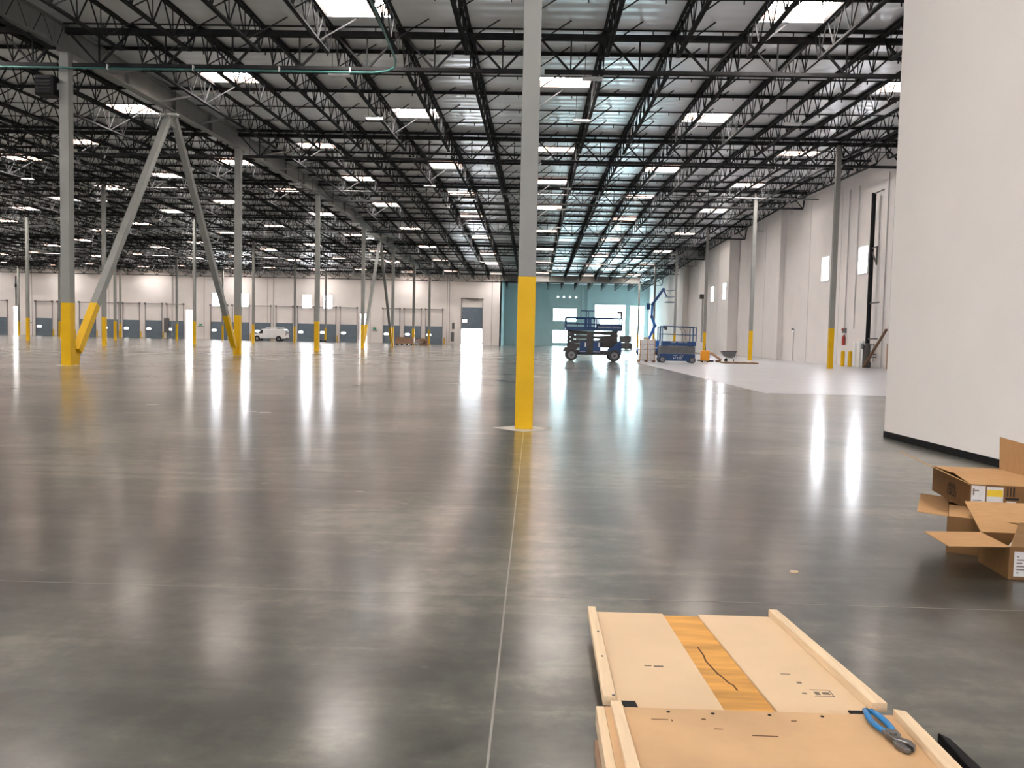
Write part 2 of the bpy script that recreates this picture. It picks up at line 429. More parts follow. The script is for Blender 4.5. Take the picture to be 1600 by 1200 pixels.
for r in range(0, 8):
    for k in range(-6, 2):
        x = col_x(k)
        if r == 7 and k in (0,): continue
        seen = any(q and -10 < q[0] < 1430 and -10 < q[1] < 600 for t in range(13) for dz in (0, -GD) for q in [project((x + BX * t / 12 if k < 1 else x + 0.3 * t, row_y(r), ZR[r] + dz))])
        if not seen: continue
        e = empty('joist_girder', (x, row_y(r), ZR[r]))
        for nm, me in (gfull if k < 1 else gstub): shared(nm, me, e)
        where = {1: 'between the wall and the columns beside it', 0: 'just right of the near column line'}.get(k, '%s span left of the near column' % nth(-k))
        tag(e, 'black transverse roof truss girder, %s, column row %s' % (where, ['one', 'two', 'three', 'four', 'five', 'six', 'seven', 'eight'][r]), 'girder', 'black truss girders')
# solid beam over the tinted glazing, and the short one beside the wall
def ibeam(p, q, depth, flange, web=0.03):
    p = Vector(p); q = Vector(q); z = Vector((0, 0, 1))
    mb = MB(); mb.bar(p - z * 0.02, q - z * 0.02, flange, 0.04); mb.bar(p - z * depth / 2, q - z * depth / 2, web, depth - 0.06); mb.bar(p - z * (depth - 0.02), q - z * (depth - 0.02), flange, 0.04)
    return mb
tag(ibeam((TX - 0.2, row_y(7), ZR[7] - 0.05), (col_x(1), row_y(7), ZR[7] - 0.05), 1.15, 0.35).build('steel_beam', 'steel_gray'),
    'deep grey solid beam crossing in front of the tinted glazing', 'beam')
tag(ibeam((col_x(1) - 0.2, row_y(5), ZR[5] - 0.05), (RIGHT, row_y(5), ZR[5] - 0.05), 1.2, 0.35).build('steel_beam', 'steel_gray'),
    'short deep grey beam tying a column to the windowed side wall', 'beam')
# long grey beam along the braced column line
for r in range(0, 7):
    e = empty('longitudinal_beam', (0, 0, 0)); x = col_x(-1)
    ya, yb = row_y(r), row_y(r + 1)
    za, zb = ZR[r] + 0.05, ZR[r + 1] + 0.05
    for nm, off, wd, ht in (('top_flange', -0.02, 0.42, 0.04), ('bottom_flange', -0.95, 0.42, 0.04), ('web_plate', -0.485, 0.03, 0.9)):
        MB().bar((x, ya, za + off), (x, yb, zb + off), wd, ht).build(nm, 'steel_gray', e)
    for t in (0.25, 0.5, 0.75):
        y = ya + (yb - ya) * t; z = za + (zb - za) * t
        MB().box(x - 0.19, x + 0.19, y - 0.015, y + 0.015, z - 0.93, z - 0.04).build('stiffener', 'steel_gray', e)
        MB().bar((x + 0.05, y - 1.5, z - 0.92), (x + JS, y - 0.6, z - 0.1), 0.09).build('fly_brace', 'steel_gray', e)
    tag(e, 'grey solid roof beam above the braced columns, %s bay from the camera' % BAY[r], 'beam', 'grey beams over the braced columns')
# ------------------------------------------------------------------ columns
def column(k, r, w=0.28, yh=2.45):
    x, y = col_x(k), row_y(r); zt = ZR[r] - (0.2 if k != -1 else 0.9)
    if k == 1: zt = ZR[r] - 0.2
    e = empty('steel_column', (x, y, 0))
    MB().box(-w / 2, w / 2, -w / 2, w / 2, yh, zt).build('shaft', 'steel_gray', e, 0.008)
    MB().box(-w / 2 - 0.004, w / 2 + 0.004, -w / 2 - 0.004, w / 2 + 0.004, 0.0, yh).build('yellow_guard_paint', 'yellow', e, 0.008)
    MB().box(-w / 2 - 0.05, w / 2 + 0.05, -w / 2 - 0.05, w / 2 + 0.05, zt, zt + 0.03).build('cap_plate', 'steel_gray', e)
    d = 0.52
    mb = MB(); mb.v = [(x - d, y, .0014), (x, y - d, .0014), (x + d, y, .0014), (x, y + d, .0014)]; mb.f = [(0, 1, 2, 3)]
    mb.build('column_diamond', 'diamond', floor)
    return e
def col_label(k, r):
    if (k, r) == (0, 0): return 'tall grey column with yellow base standing nearest, in the middle of the floor'
    line = {-1: 'braced line under the long beam', 1: 'line beside the windowed side wall', -2: 'second line left of the near column', -3: 'third line left of the near column',
            -4: 'fourth line left of the near column', -5: 'fifth line left of the near column'}[k]
    return 'grey column with yellow base, %s, %s row back' % (line, nth(r + 1))
for k in range(-5, 2):
    for r in range(0, 8):
        if k == 0 and r > 0: continue
        if (k, r) != (0, 0):
            q = project((col_x(k), row_y(r), 1.0))
            if not q or q[0] < -25 or q[0] > 1385: continue
            if k == 1 and r == 7: continue
        e = column(k, r, 0.36 if k == -1 else 0.28)
        tag(e, col_label(k, r), 'column', 'yellow-based steel columns')
# columns behind the nearest one, in the same line
for r in range(1, 8):
    e = column(0, r); tag(e, 'grey column with yellow base hidden behind the nearest column, %s row back' % nth(r + 1), 'column', 'yellow-based steel columns')
e = column(1, 7); tag(e, 'grey column with yellow base in front of the tinted door glazing', 'column', 'yellow-based steel columns')
# chevron braces
for r, tagr in ((1, 'nearer'), (4, 'farther')):
    x = col_x(-1); ya, yb = row_y(r), row_y(r + 1); ym = (ya + yb) / 2; zm = girder_z(ym) - 0.95
    for s_, y, nm in ((1, ya, 'leaning away from the camera'), (-1, yb, 'leaning toward the camera')):
        e = empty('diagonal_brace', (x, y, 0))
        foot = Vector((0, s_ * 0.62, 0.55)); head = Vector((0, s_ * (ym - ya) - s_ * 0.25, zm - 0.2)); d = head - foot
        cut = foot + d * ((2.45 - foot.z) / d.z)
        MB().bar(cut, head, 0.3, 0.3, up=(1, 0, 0)).build('brace_shaft', 'steel_gray', e, 0.008)
        MB().bar(foot, cut, 0.308, 0.308, up=(1, 0, 0)).build('yellow_guard_paint', 'yellow', e, 0.008)
        MB().prism([(-0.02, s_ * 0.18, 0.0), (-0.02, s_ * 0.75, 0.0), (-0.02, s_ * 0.9, 0.75), (-0.02, s_ * 0.5, 0.75), (-0.02, s_ * 0.18, 0.5)], (0.04, 0, 0)).build('foot_gusset', 'yellow', e)
        MB().prism([(-0.02, head.y - s_ * 0.35, head.z - 0.5), (-0.02, head.y + s_ * 0.25, head.z - 0.5), (-0.02, head.y + s_ * 0.25, head.z + 0.25), (-0.02, head.y - s_ * 0.45, head.z + 0.25)], (0.04, 0, 0)).build('head_gusset', 'steel_gray', e)
        tag(e, 'sloping grey brace with yellow foot in the %s chevron, %s' % (tagr, nm), 'brace', 'chevron braces')
# ------------------------------------------------------------------ walls
def wall_z(y): return roof_z(y)
HOLE = (-12.95, -9.3, 0.0, 2.85)
wb = MB().box(LEFT, HOLE[0], FAR, FAR + 0.3, 0, wall_z(FAR)).box(HOLE[1], TX, FAR, FAR + 0.3, 0, wall_z(FAR)).box(HOLE[0], HOLE[1], FAR, FAR + 0.3, HOLE[3], wall_z(FAR))
wall_back = struct('wall_back', wb, 'wall', 'long cream dock wall with a row of roll-up doors at the far end')
for x in (-104, -98.6, -91.0, -76.9, -65.0, -59.5, -48.0, -43.0, -29.4, -15.6, -7.6):
    MB().box(x - 0.03, x + 0.03, FAR - 0.015, FAR, 0, wall_z(FAR) - 0.4).build('panel_joint', 'track', wall_back)
for x in (-65.3, -46.9, -15.2):
    MB().tube((x, FAR - 0.09, 0.3), (x, FAR - 0.09, wall_z(FAR) - 0.5), 0.07, 8).build('downpipe', 'conduit', wall_back)
MB().tube((-93.9, FAR - 0.1, 5.25), (-93.9, FAR - 0.1, 10.6), 0.08, 8).tube((-93.9, FAR - 0.12, 8.6), (-93.9, FAR - 0.12, 9.2), 0.16, 8).build('drain_pipe', 'black', wall_back)
struct('wall_return', MB().box(TX - 0.3, TX, FAR, TEAL, 0, wall_z(FAR)), 'wall_teal_lit', 'narrow pale return edge where the dock wall meets the teal bay')
def box_wall_with(xa, xb, y, holes, zt):
    mb = MB(); cur = xa
    for (a, c, z0, z1) in sorted(holes):
        mb.box(cur, a, y, y + 0.3, 0, zt)
        if z0 > 0: mb.box(a, c, y, y + 0.3, 0, z0)
        mb.box(a, c, y, y + 0.3, z1, zt); cur = c
    mb.box(cur, xb, y, y + 0.3, 0, zt); return mb
ht = roof_z(TEAL)
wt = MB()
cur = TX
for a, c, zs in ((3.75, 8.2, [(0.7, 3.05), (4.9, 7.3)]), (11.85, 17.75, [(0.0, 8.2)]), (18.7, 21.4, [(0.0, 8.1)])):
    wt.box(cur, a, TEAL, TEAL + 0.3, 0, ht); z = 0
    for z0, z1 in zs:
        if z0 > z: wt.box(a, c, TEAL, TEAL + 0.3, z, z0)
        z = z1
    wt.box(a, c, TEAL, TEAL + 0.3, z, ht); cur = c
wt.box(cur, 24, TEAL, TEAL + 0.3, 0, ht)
wall_teal_lit = struct('wall_front', wt, 'wall_teal_lit', 'teal-lit end wall with large tinted windows behind the lifts')
MB().box(-0.5, 1.8, TEAL - 0.5, TEAL, 0, ht - 0.2).build('pilaster', 'wall_teal_lit', wall_teal_lit)
for x in (9.3, 10.3): MB().box(x, x + 0.35, TEAL - 0.35, TEAL, 0, ht - 0.2).build('pilaster', 'wall_teal_lit', wall_teal_lit)
def window(n, label, x0, x1, z0, z1, y, pane, cols=1, rows=1, fr=0.08, frame='white'):
    e = tag(empty('window_%d' % n, ((x0 + x1) / 2, y, z0)), label, kind='structure')
    W, Hh = (x1 - x0) / 2, z1 - z0
    f = MB().box(-W - fr, -W, -0.06, 0.1, -fr, Hh + fr).box(W, W + fr, -0.06, 0.1, -fr, Hh + fr).box(-W, W, -0.06, 0.1, Hh, Hh + fr).box(-W, W, -0.06, 0.1, -fr, 0)
    for c in range(1, cols): x = -W + 2 * W * c / cols; f.box(x - fr / 2, x + fr / 2, -0.04, 0.08, 0, Hh)
    for c in range(1, rows): z = Hh * c / rows; f.box(-W, W, -0.04, 0.08, z - fr / 2, z + fr / 2)
    f.build('window_frame', frame, e)
    for c in range(cols):
        for r in range(rows):
            MB().box(-W + 2 * W * c / cols, -W + 2 * W * (c + 1) / cols, 0.02, 0.04, Hh * r / rows, Hh * (r + 1) / rows).build('pane', pane, e)
    return e
window(1, 'upper tinted window of the teal-lit wall above the smaller lower one', 3.75, 8.2, 4.9, 7.3, TEAL + 0.05, 'pane_teal', 3, 1, 0.06)
window(2, 'lower tinted window of the teal-lit wall, under the matching upper one', 3.75, 8.2, 0.7, 3.05, TEAL + 0.05, 'pane_teal', 3, 1, 0.06)
window(3, 'tall wide tinted glazing behind the scissor lift with extended rails', 11.85, 17.75, 0.05, 8.2, TEAL + 0.05, 'pane_teal', 3, 2, 0.06)
window(4, 'tall narrow tinted glazing beside the windowed side wall', 18.7, 21.4, 0.05, 8.1, TEAL + 0.05, 'pane_teal', 1, 2, 0.06)
for n, (x, side_) in enumerate(((-57.2, 'leftmost'), (-52.2, 'second'), (-40.85, 'third'), (-37.05, 'rightmost'))):
    window(5 + n, 'small high window above the dock doors, %s of four' % (side_ if n in (0, 3) else side_ + ' from the left'), x - 0.75, x + 0.75, 6.0, 8.25, FAR - 0.05, 'pane')
for n, (x, wd, l) in enumerate(((-93.9, 0.9, 'leftmost of three'), (-62.0, 1.5, 'middle of three'), (-30.6, 1.2, 'rightmost of three'))):
    window(9 + n, 'tall bright glazed strip at floor level in the dock wall, ' + l, x - wd / 2, x + wd / 2, 0.1, 5.1, FAR - 0.05, 'pane_warm', 2 if wd > 1 else 1, 5, 0.05)
# side wall on the right, with its steps
rw = MB()
rw.box(RIGHT, RIGHT + 0.4, 13.3, 76, 0, 14.3)
rw.box(RIGHT + 0.4, RIGHT + 0.8, 76, 93.5, 0, 14.3)
rw.box(RIGHT - 0.7, RIGHT + 0.8, 93.5, 108.5, 0, 14.0)
rw.box(RIGHT + 0.1, RIGHT + 0.8, 108.5, 122, 0, 13.6)
rw.box(RIGHT - 0.7, RIGHT + 0.8, 122, 136, 0, 13.2)
rw.box(RIGHT + 0.1, RIGHT + 0.8, 136, TEAL, 0, 12.8)
wall_right = struct('wall_right', rw, 'wall_gray', 'tall cream tilt-up side wall with narrow high windows')
MB().box(RIGHT - 0.45, RIGHT + 0.4, 75.2, 76.0, 0, 13.9).build('pilaster', 'wall_gray', wall_right)
for y in (50.2, 61.6, 68.5, 83.0, 99.0, 115.0):
    xx = RIGHT if y < 76 else (RIGHT + 0.4 if y < 93 else (RIGHT - 0.7 if y < 108 else RIGHT + 0.1))
    MB().box(xx - 0.012, xx, y - 0.03, y + 0.03, 0, 13).build('panel_joint', 'conduit', wall_right)
def side_window(n, label, y, x):
    e = tag(empty('window_%d' % n, (x, y, 6.35)), label, kind='structure')
    f = MB()
    for s_ in (-1, 1): f.box(-0.06, 0.02, min(s_ * 0.75, s_ * 0.83), max(s_ * 0.75, s_ * 0.83), -0.08, 1.83)
    f.box(-0.06, 0.02, -0.75, 0.75, 1.75, 1.83).box(-0.06, 0.02, -0.75, 0.75, -0.08, 0)
    f.build('window_frame', 'white', e); MB().box(-0.03, 0.0, -0.75, 0.75, 0, 1.75).build('pane', 'pane', e)
side_window(12, 'high side wall window nearest the white partition', 57.3, RIGHT)
side_window(13, 'high side wall window half hidden by the nearest wall-side column', 64.6, RIGHT)
side_window(14, 'high side wall window in the farther panel, nearer of its pair', 95.2, RIGHT - 0.7)
side_window(15, 'high side wall window in the farther panel, farther of its pair', 101.6, RIGHT - 0.7)
struct('wall_left', MB().box(LEFT - 0.3, LEFT, BACK, FAR, 0, 14.4), 'wall', 'far side wall closing the warehouse beyond the picture')
struct('wall_behind', MB().box(LEFT, 24, BACK - 0.3, BACK, 0, 11.6), 'wall', 'warehouse wall behind the viewer')
for n in range(11):  # unseen glowing windows, added to brighten the near column and partition
    x = -46 + n * 6.0
    window(16 + n, 'window-shaped light panel added in the wall behind the viewer, %s of its row' % nth(n + 1), x - 1.6, x + 1.6, 5.2, 8.0, BACK, 'pane', 2, 1)
struct('wall_beside', MB().box(RIGHT + 0.4, RIGHT + 0.7, BACK, 13.3, 0, 13), 'wall', 'side wall hidden behind the white partition')
# white partition in the foreground
pa, pb = Vector((5.70, 13.55, 0)), Vector((6.1, 0, 0)); dp = (pb - pa)
pa2, pb2 = pa, pa + dp * (19.5 / 13.55)
nr = Vector((-dp.y, dp.x, 0)).normalized()
nr = nr if nr.x > 0 else -nr
part = MB().prism([pa2, pb2, pb2 + nr * 0.3, pa2 + nr * 0.3], (0, 0, 11.9))
part.prism([pa2, pa2 + nr * 0.3, Vector((RIGHT, 13.75, 0)), Vector((RIGHT, 13.55, 0))], (0, 0, 11.9))
partition = struct('wall_partition', part, 'white_wall', 'smooth white partition wall standing close at the picture edge')
struct('baseboard_partition', MB().prism([pa2 - nr * 0.012, pb2 - nr * 0.012, pb2, pa2], (0, 0, 0.1)), 'black', 'black rubber baseboard along the white partition')
# outside the open dock door
struct('ground_outside', MB().box(-40, 20, FAR + 0.3, 230, -0.25, -0.02), 'apron', 'sunlit concrete yard outside the open dock door')
# ------------------------------------------------------------------ dock doors along the end wall
door_x = [-97.05, -88.76, -84.75, -80.76, -76.65, -72.78, -68.68, -64.75, -56.75, -52.8, -48.9, -44.9, -41.0, -37.1, -33.3, -25.57, -21.76, -17.9]
DW, DH = 1.45, 3.15
pan = MB()
for k in range(5): pan.box(-DW, DW, -0.06, 0, k * DH / 5 + 0.012, (k + 1) * DH / 5 - 0.012)
pan.box(-DW, DW, -0.03, 0, 0, DH)
pan_me = pan.mesh('door_panel'); pan_me.materials.append(M['door'])
trk_me = MB().box(-0.04, 0.04, -0.14, -0.06, 0, 6.2).mesh('track'); trk_me.materials.append(M['track'])
hd = MB().tube((-DW - 0.12, -0.22, 6.15), (DW + 0.12, -0.22, 6.15), 0.06, 8)
for s_ in (-1, 1): hd.box(s_ * (DW + 0.1) - 0.12, s_ * (DW + 0.1) + 0.12, -0.36, 0, 6.0, 6.32)
hd_me = hd.mesh('spring_shaft'); hd_me.materials.append(M['track'])
vn = MB(); vn.v = [(-DW + 0.55 + 0.42 * math.copysign(abs(math.cos(t)) ** 0.7, math.cos(t)), -0.075, 1.62 + 0.2 * math.copysign(abs(math.sin(t)) ** 0.7, math.sin(t))) for t in [2 * math.pi * i / 20 for i in range(20)]]
vn.v += [(a, -0.062, c) for a, _, c in vn.v]; vn.f = [tuple(range(20)), tuple(reversed(range(20, 40)))] + [(i, (i + 1) % 20, 20 + (i + 1) % 20, 20 + i) for i in range(20)]
vn_me = vn.mesh('vision_pane'); vn_me.materials.append(M['pane_small'])
def ordl(i, n): return 'leftmost' if i == 0 else ('rightmost small one' if i == n - 1 else nth(i + 1) + ' from the left')
for n, x in enumerate(door_x):
    e = tag(empty('door_%d' % (n + 1), (x, FAR, 0)), 'closed grey-blue dock door with oval window, %s along the far wall' % ordl(n, len(door_x)), kind='structure')
    shared('door_panel', pan_me, e); shared('vision_pane', vn_me, e); shared('spring_shaft', hd_me, e)
    for s_ in (-1, 1): shared('track', trk_me, e, (s_ * (DW + 0.06), 0, 0))
    if n % 7 != 0:
        bo = MB().tube((0, 0, 0), (0, 0, 1.15), 0.11, 12).mesh('bollard'); bo.materials.append(M['yellow'])
        o = bpy.data.objects.new('bollard', bo); COL.objects.link(o); o.location = (x + DW + 0.45, FAR - 0.45, 0)
        tag(o, 'yellow bollard beside the %s dock door of the far wall' % (nth(n + 1) if n < 17 else 'rightmost small'), 'bollard', 'yellow dock bollards')
# the tall half-open door
cx = (HOLE[0] + HOLE[1]) / 2; hw = (HOLE[1] - HOLE[0]) / 2
e = tag(empty('door_19', (cx, FAR, 0)), 'tall grey-blue drive-in door raised halfway with glaring daylight below', kind='structure')
for k in range(6):
    z0 = 2.85 + k * 0.64
    MB().box(-hw, hw, -0.08, -0.02, z0 + 0.012, z0 + 0.628).build('door_section', 'door', e)
MB().box(-hw, hw, -0.03, -0.005, 2.85, 6.69).build('door_backing', 'door', e)
for s_ in (-1, 1): MB().box(s_ * (hw + 0.08) - 0.05, s_ * (hw + 0.08) + 0.05, -0.16, 0, 0, 8.3).build('track', 'track', e)
MB().tube((-hw - 0.2, -0.25, 8.2), (hw + 0.2, -0.25, 8.2), 0.07, 8).box(-1.2, 1.2, -0.4, -0.1, 8.1, 8.3).build('spring_shaft', 'track', e)
v2 = MB().box(-hw + 0.15, -hw + 0.95, -0.1, -0.085, 4.0, 4.5); v2.build('vision_pane', 'pane_small', e, 0.1)
# wall boxes, signs, pipes on the dock wall
def wall_box(name, x, z0, z1, w_, label, cat, m='conduit', y=FAR):
    e = empty(name, (x, y, z0)); h_ = z1 - z0
    MB().box(-w_ / 2, w_ / 2, -0.25, 0, 0, h_).build('case', m, e, 0.02); MB().box(-w_ / 2 + 0.05, w_ / 2 - 0.05, -0.28, -0.25, 0.05, h_ - 0.05).build('lid', 'gray_panel', e)
    MB().tube((0, -0.1, h_), (0, -0.1, h_ + 0.4), 0.03, 8).build('conduit', 'conduit', e)
    return tag(e, label, cat)
wall_box('electrical_panel', -66.3, 1.0, 3.6, 0.9, 'grey electrical panel between two dock doors, near the middle glazed strip', 'electrical panel', 'gray_panel')
wall_box('electrical_panel', -14.55, 0.5, 2.2, 0.6, 'lower grey wall box left of the half-open drive-in door', 'electrical panel')
wall_box('electrical_panel', -14.45, 2.7, 3.9, 0.5, 'upper grey wall box left of the half-open drive-in door', 'electrical panel')
for x, l in ((-91.6, 'near the leftmost glazed strip'), (-60.1, 'beside the middle glazed strip'), (-28.6, 'beside the rightmost glazed strip')):
    e = empty('exit_sign', (x, FAR, 2.3))
    MB().box(-0.55, 0.55, -0.12, 0, -0.12, 0.02).build('bracket', 'track', e); MB().box(-0.28, 0.28, -0.1, -0.04, 0.08, 0.4).build('sign_plate', 'green_sign', e)
    MB().tube((-0.35, -0.1, 0.1), (-0.35, -0.17, 0.1), 0.09, 10).tube((0.35, -0.1, 0.1), (0.35, -0.17, 0.1), 0.09, 10).build('lamp_heads', 'white', e)
    tag(e, 'small emergency exit fixture on the dock wall %s' % l, 'exit sign')
for k in range(4):  # small bright dots of unclear origin, built as glowing discs
    e = MB().tube((4.55 + k * 1.17, TEAL - 0.06, 9.58), (4.55 + k * 1.17, TEAL, 9.58), 0.16, 14).build('wall_dot', 'pane_small')
    tag(e, 'small round glowing dot above the tinted windows, %s from the left' % nth(k + 1), 'light', 'round wall dots')
# ------------------------------------------------------------------ high-bay fixtures
def highbay(x, y, lit, label):
    z = girder_z(y) - 1.25
    e = empty('high_bay_light', (x, y, z))
    MB().box(-0.42, 0.42, -0.15, 0.15, 0.05, 0.12).build('housing', 'white_dull', e)
    MB().box(-0.38, 0.38, -0.12, -0.02, 0.03, 0.05).box(-0.38, 0.38, 0.02, 0.12, 0.03, 0.05).build('lamp_strip', 'led' if lit else 'white_dull', e)
    MB().tube((-0.3, 0, 0.12), (-0.3, 0, 1.4), 0.012, 6).tube((0.3, 0, 0.12), (0.3, 0, 1.4), 0.012, 6).build('hanger_wire', 'steel_black', e)
    return tag(e, label, 'ceiling light', 'high-bay lights')
for nx in range(-5, 3):
    for ny in range(0, 10):
        x, y = 2.1 + 10.15 * nx, 30.45 + 10.75 * ny
        if ny == 0 and nx not in (-1, 0): continue
        if ny == 0: y = 33.9
        lit = (nx, ny) in ((-1, 1), (-2, 6))
        q = project((x, y, girder_z(y) - 1.4))
        if not q or not (-10 < q[0] < 1410 and -5 < q[1] < 520): continue
        if lit: l = 'brightly lit high-bay light hanging left of the near column' if ny == 1 else 'lit high-bay light at the peak of the farther chevron brace'
        else: l = 'unlit white high-bay light, %s lane %s of the near column, %s back' % (nth(nx + 1 if nx >= 0 else -nx), 'right' if nx >= 0 else 'left', nth(ny + 1))
        highbay(x - (0.65 if (nx, ny) == (-2, 6) else 0), y, lit, l)
# white pipes crossing under the joists
for y, l in ((66.6, 'nearer'), (117.8, 'farther')):
    z = girder_z(y) - 1.08
    e = empty('sprinkler_main', (0, y, z))
    MB().tube((LEFT + 0.1, 0, 0), (RIGHT - 0.1, 0, 0), 0.055, 10).build('pipe', 'main_pipe', e)
    for k in range(-30, 8): MB().tube((joist_x(k) + 0.4, 0, 0), (joist_x(k) + 0.4, 0, 1.0), 0.012, 6).build('hanger', 'steel_black', e)
    tag(e, 'pale pipe crossing the whole roof under the joists, %s of two' % l, 'pipe')
# green air line under the nearest visible girder, bending toward the viewer
zz = ZR[1] - GD - 0.12; yy = row_y(1) - 0.3
pts = [(-36, yy, zz), (-20, yy, zz), (-12, yy, zz - .01), (-8, yy, zz - .03), (-6.3, yy, zz - 0.03), (-5.75, yy - 0.12, zz), (-5.4, yy - 0.5, zz + .02), (-5.25, yy - 1.2, zz + .05), (-5.2, yy - 3, zz + 0.05), (-5.05, yy - 8, zz), (-5.0, 16, zz - 0.2)]
e = empty('air_line', (0, 0, 0)); MB().path(pts, 0.042, 10).build('pipe', 'teal_pipe', e, smooth=True)
for x in (-30, -25, -21, -16.5, -13.2, -9.9, -7.2):
    MB().box(x - 0.02, x + 0.02, yy - 0.06, yy + 0.06, zz - 0.05, zz + 0.14).build('clip', 'white', e)
tag(e, 'green plastic air line strapped under the nearest girder, curving toward the viewer', 'pipe')
# box on the nearest braced column
e = empty('wall_fan', (col_x(-1) - 0.62, row_y(1) - 0.1, 10.35))
MB().box(-0.4, 0.36, -0.3, 0.3, 0, 0.75).build('casing', 'black', e, 0.04)
for k in range(5): MB().box(-0.34, 0.24, -0.33, -0.3, 0.08 + k * 0.13, 0.14 + k * 0.13).build('louvre', 'black', e)
MB().box(0.36, 0.46, -0.08, 0.08, 0.25, 0.5).build('mount', 'steel_gray', e)
tag(e, 'dark square louvred unit mounted high on the nearest braced column', 'fan')
# ------------------------------------------------------------------ scissor lifts
def wheel(p, r, wd, parent, m='tire'):
    t = MB().tube((p[0], p[1] - wd / 2, p[2]), (p[0], p[1] + wd / 2, p[2]), r, 24).build('wheel', m, parent, 0.03)
    MB().tube((p[0], p[1] - wd / 2 - 0.012, p[2]), (p[0], p[1] - wd / 2 + 0.02, p[2]), r * 0.6, 20).build('rim', 'rim', t)
    MB().tube((p[0], p[1] - wd / 2 - 0.03, p[2]), (p[0], p[1] - wd / 2, p[2]), r * 0.2, 12).build('hub', 'dark', t)
    return t
def marks(parent, x0, x1, y, z, h_, m='white', seed=1):
    rnd = random.Random(seed); mb = MB(); x = x0
    while x < x1:
        w_ = rnd.uniform(0.5, 0.85) * h_
        k = rnd.randint(0, 2)
        mb.box(x, x + h_ * 0.16, y - 0.004, y, z, z + h_)
        if k != 1: mb.box(x, x + w_, y - 0.004, y, z + h_ * 0.84, z + h_)
        if k != 2: mb.box(x, x + w_, y - 0.004, y, z, z + h_ * 0.16)
        if k: mb.box(x, x + w_, y - 0.004, y, z + h_ * 0.42, z + h_ * 0.58)
        x += w_ + h_ * (0.25 if rnd.random() > 0.15 else 0.8)
    mb.build('lettering', m, parent)
e = empty('scissor_lift', (3.95, 56.2, 0))
WB = 1.44
for x in (-WB, WB):
    for y in (0.0, 1.6): wheel((x + 0.05, y, 0.39), 0.39, 0.34, e)
MB().box(-1.5, 1.75, 0.15, 1.45, 0.42, 0.72).build('chassis', 'dark', e, 0.02)
MB().prism([(-1.95, 0.05, 0.62), (-1.2, 0.05, 0.62), (-0.95, 0.05, 0.9), (-1.8, 0.05, 0.9)], (0, 1.5, 0)).build('axle_guard', 'dark', e)
MB().prism([(1.1, 0.0, 0.75), (1.95, 0.0, 0.42), (1.98, 0.0, 1.0), (1.95, 0.0, 1.4), (1.6, 0.0, 1.2)], (0, 1.6, 0)).build('engine_cover', 'blue', e, 0.02)
for x0, x1 in ((-0.85, -0.36), (0.05, 0.55)):
    b_ = MB().box(x0, x1, -0.12, 0.25, 0.55, 1.32).build('side_tray', 'blue', e, 0.02); marks(b_, x0 + 0.04, x1 - 0.08, -0.121, 0.6, 0.07, seed=int(x0 * 100)); MB().box(x1 - 0.16, x1 - 0.06, -0.125, -0.12, 0.95, 1.25).build('decal', 'white', b_)
MB().box(-0.36, 0.05, 0.05, 1.5, 0.5, 2.0).build('centre_tower', 'dark', e)
for lv in range(4):
    z = 0.92 + lv * 0.29
    for y, s_ in ((0.2, 1), (1.35, -1), (0.28, -1), (1.27, 1)):
        MB().bar((-1.65, y, z + (0.02 if s_ > 0 else 0.2)), (1.72, y, z + (0.2 if s_ > 0 else 0.02)), 0.07, 0.15).build('scissor_arm', 'dark', e)
    MB().tube((-1.6, 0.12, z + 0.11), (-1.6, 1.45, z + 0.11), 0.08, 10).tube((1.6, 0.12, z + 0.11), (1.6, 1.45, z + 0.11), 0.07, 10).build('pivot_pin', 'dark', e)
MB().box(0.5, 1.35, 0.4, 1.15, 1.05, 1.5).build('hydraulic_pack', 'dark', e)
MB().box(-1.82, 1.98, -0.05, 1.65, 2.06, 2.2).build('platform_deck', 'blue', e, 0.01)
kp = MB().box(0.25, 1.98, -0.07, -0.04, 2.18, 2.46).build('kick_plate', 'blue', e); marks(kp, 0.36, 1.82, -0.071, 2.24, 0.1, seed=5)
MB().box(-1.82, 0.25, -0.07, -0.04, 2.18, 2.3).build('kick_plate', 'blue', e)
def rail(parent, pts, r=0.025, m='blue'): MB().path(pts, r, 8).build('guard_rail', m, parent)
for y in (-0.03, 1.63):
    rail(e, [(-1.8, y, 2.9), (1.95, y, 2.9)], 0.042); rail(e, [(-1.8, y, 2.5), (1.95, y, 2.5)], 0.025)
    for x in (-1.79, -0.42, -0.15, 0.25, 0.4, 1.95): MB().box(x - 0.045, x + 0.045, y - 0.04, y + 0.04, 2.2, 2.92).build('rail_post', 'blue', e)
for x in (-1.8, 1.95): rail(e, [(x, 0, 2.9), (x, 1.63, 2.9)]); rail(e, [(x, 0, 2.5), (x, 1.63, 2.5)])
rail(e, [(-0.72, 1.63, 2.9), (-0.72, 1.63, 3.42), (0.22, 1.63, 3.42), (0.22, 1.63, 2.9)], 0.035); rail(e, [(-0.35, 1.5, 2.3), (-0.35, 1.5, 3.42)]); rail(e, [(-0.2, 1.5, 2.3), (-0.2, 1.5, 3.42)])
MB().box(1.86, 1.98, 0.1, 0.22, 2.9, 3.35).build('control_post', 'dark', e); MB().box(1.65, 1.95, 0.0, 0.32, 3.2, 3.38).build('control_box', 'dark', e); MB().bar((0.85, 0.16, 3.36), (1.9, 0.16, 3.36), 0.05).build('control_arm', 'track', e)
MB().box(-1.15, -0.9, 0.3, 0.6, 2.45, 2.57).box(-1.04, -1.0, 0.4, 0.5, 2.2, 2.45).build('socket_box', 'dark', e)
tag(e, 'blue rough-terrain scissor lift on big wheels, seen side-on', 'scissor lift')
e = empty('scissor_lift', (9.65, 56.0, 0))
for x in (-1.0, 1.0):
    for y in (0.1, 1.1): wheel((x, y, 0.22), 0.22, 0.2, e)
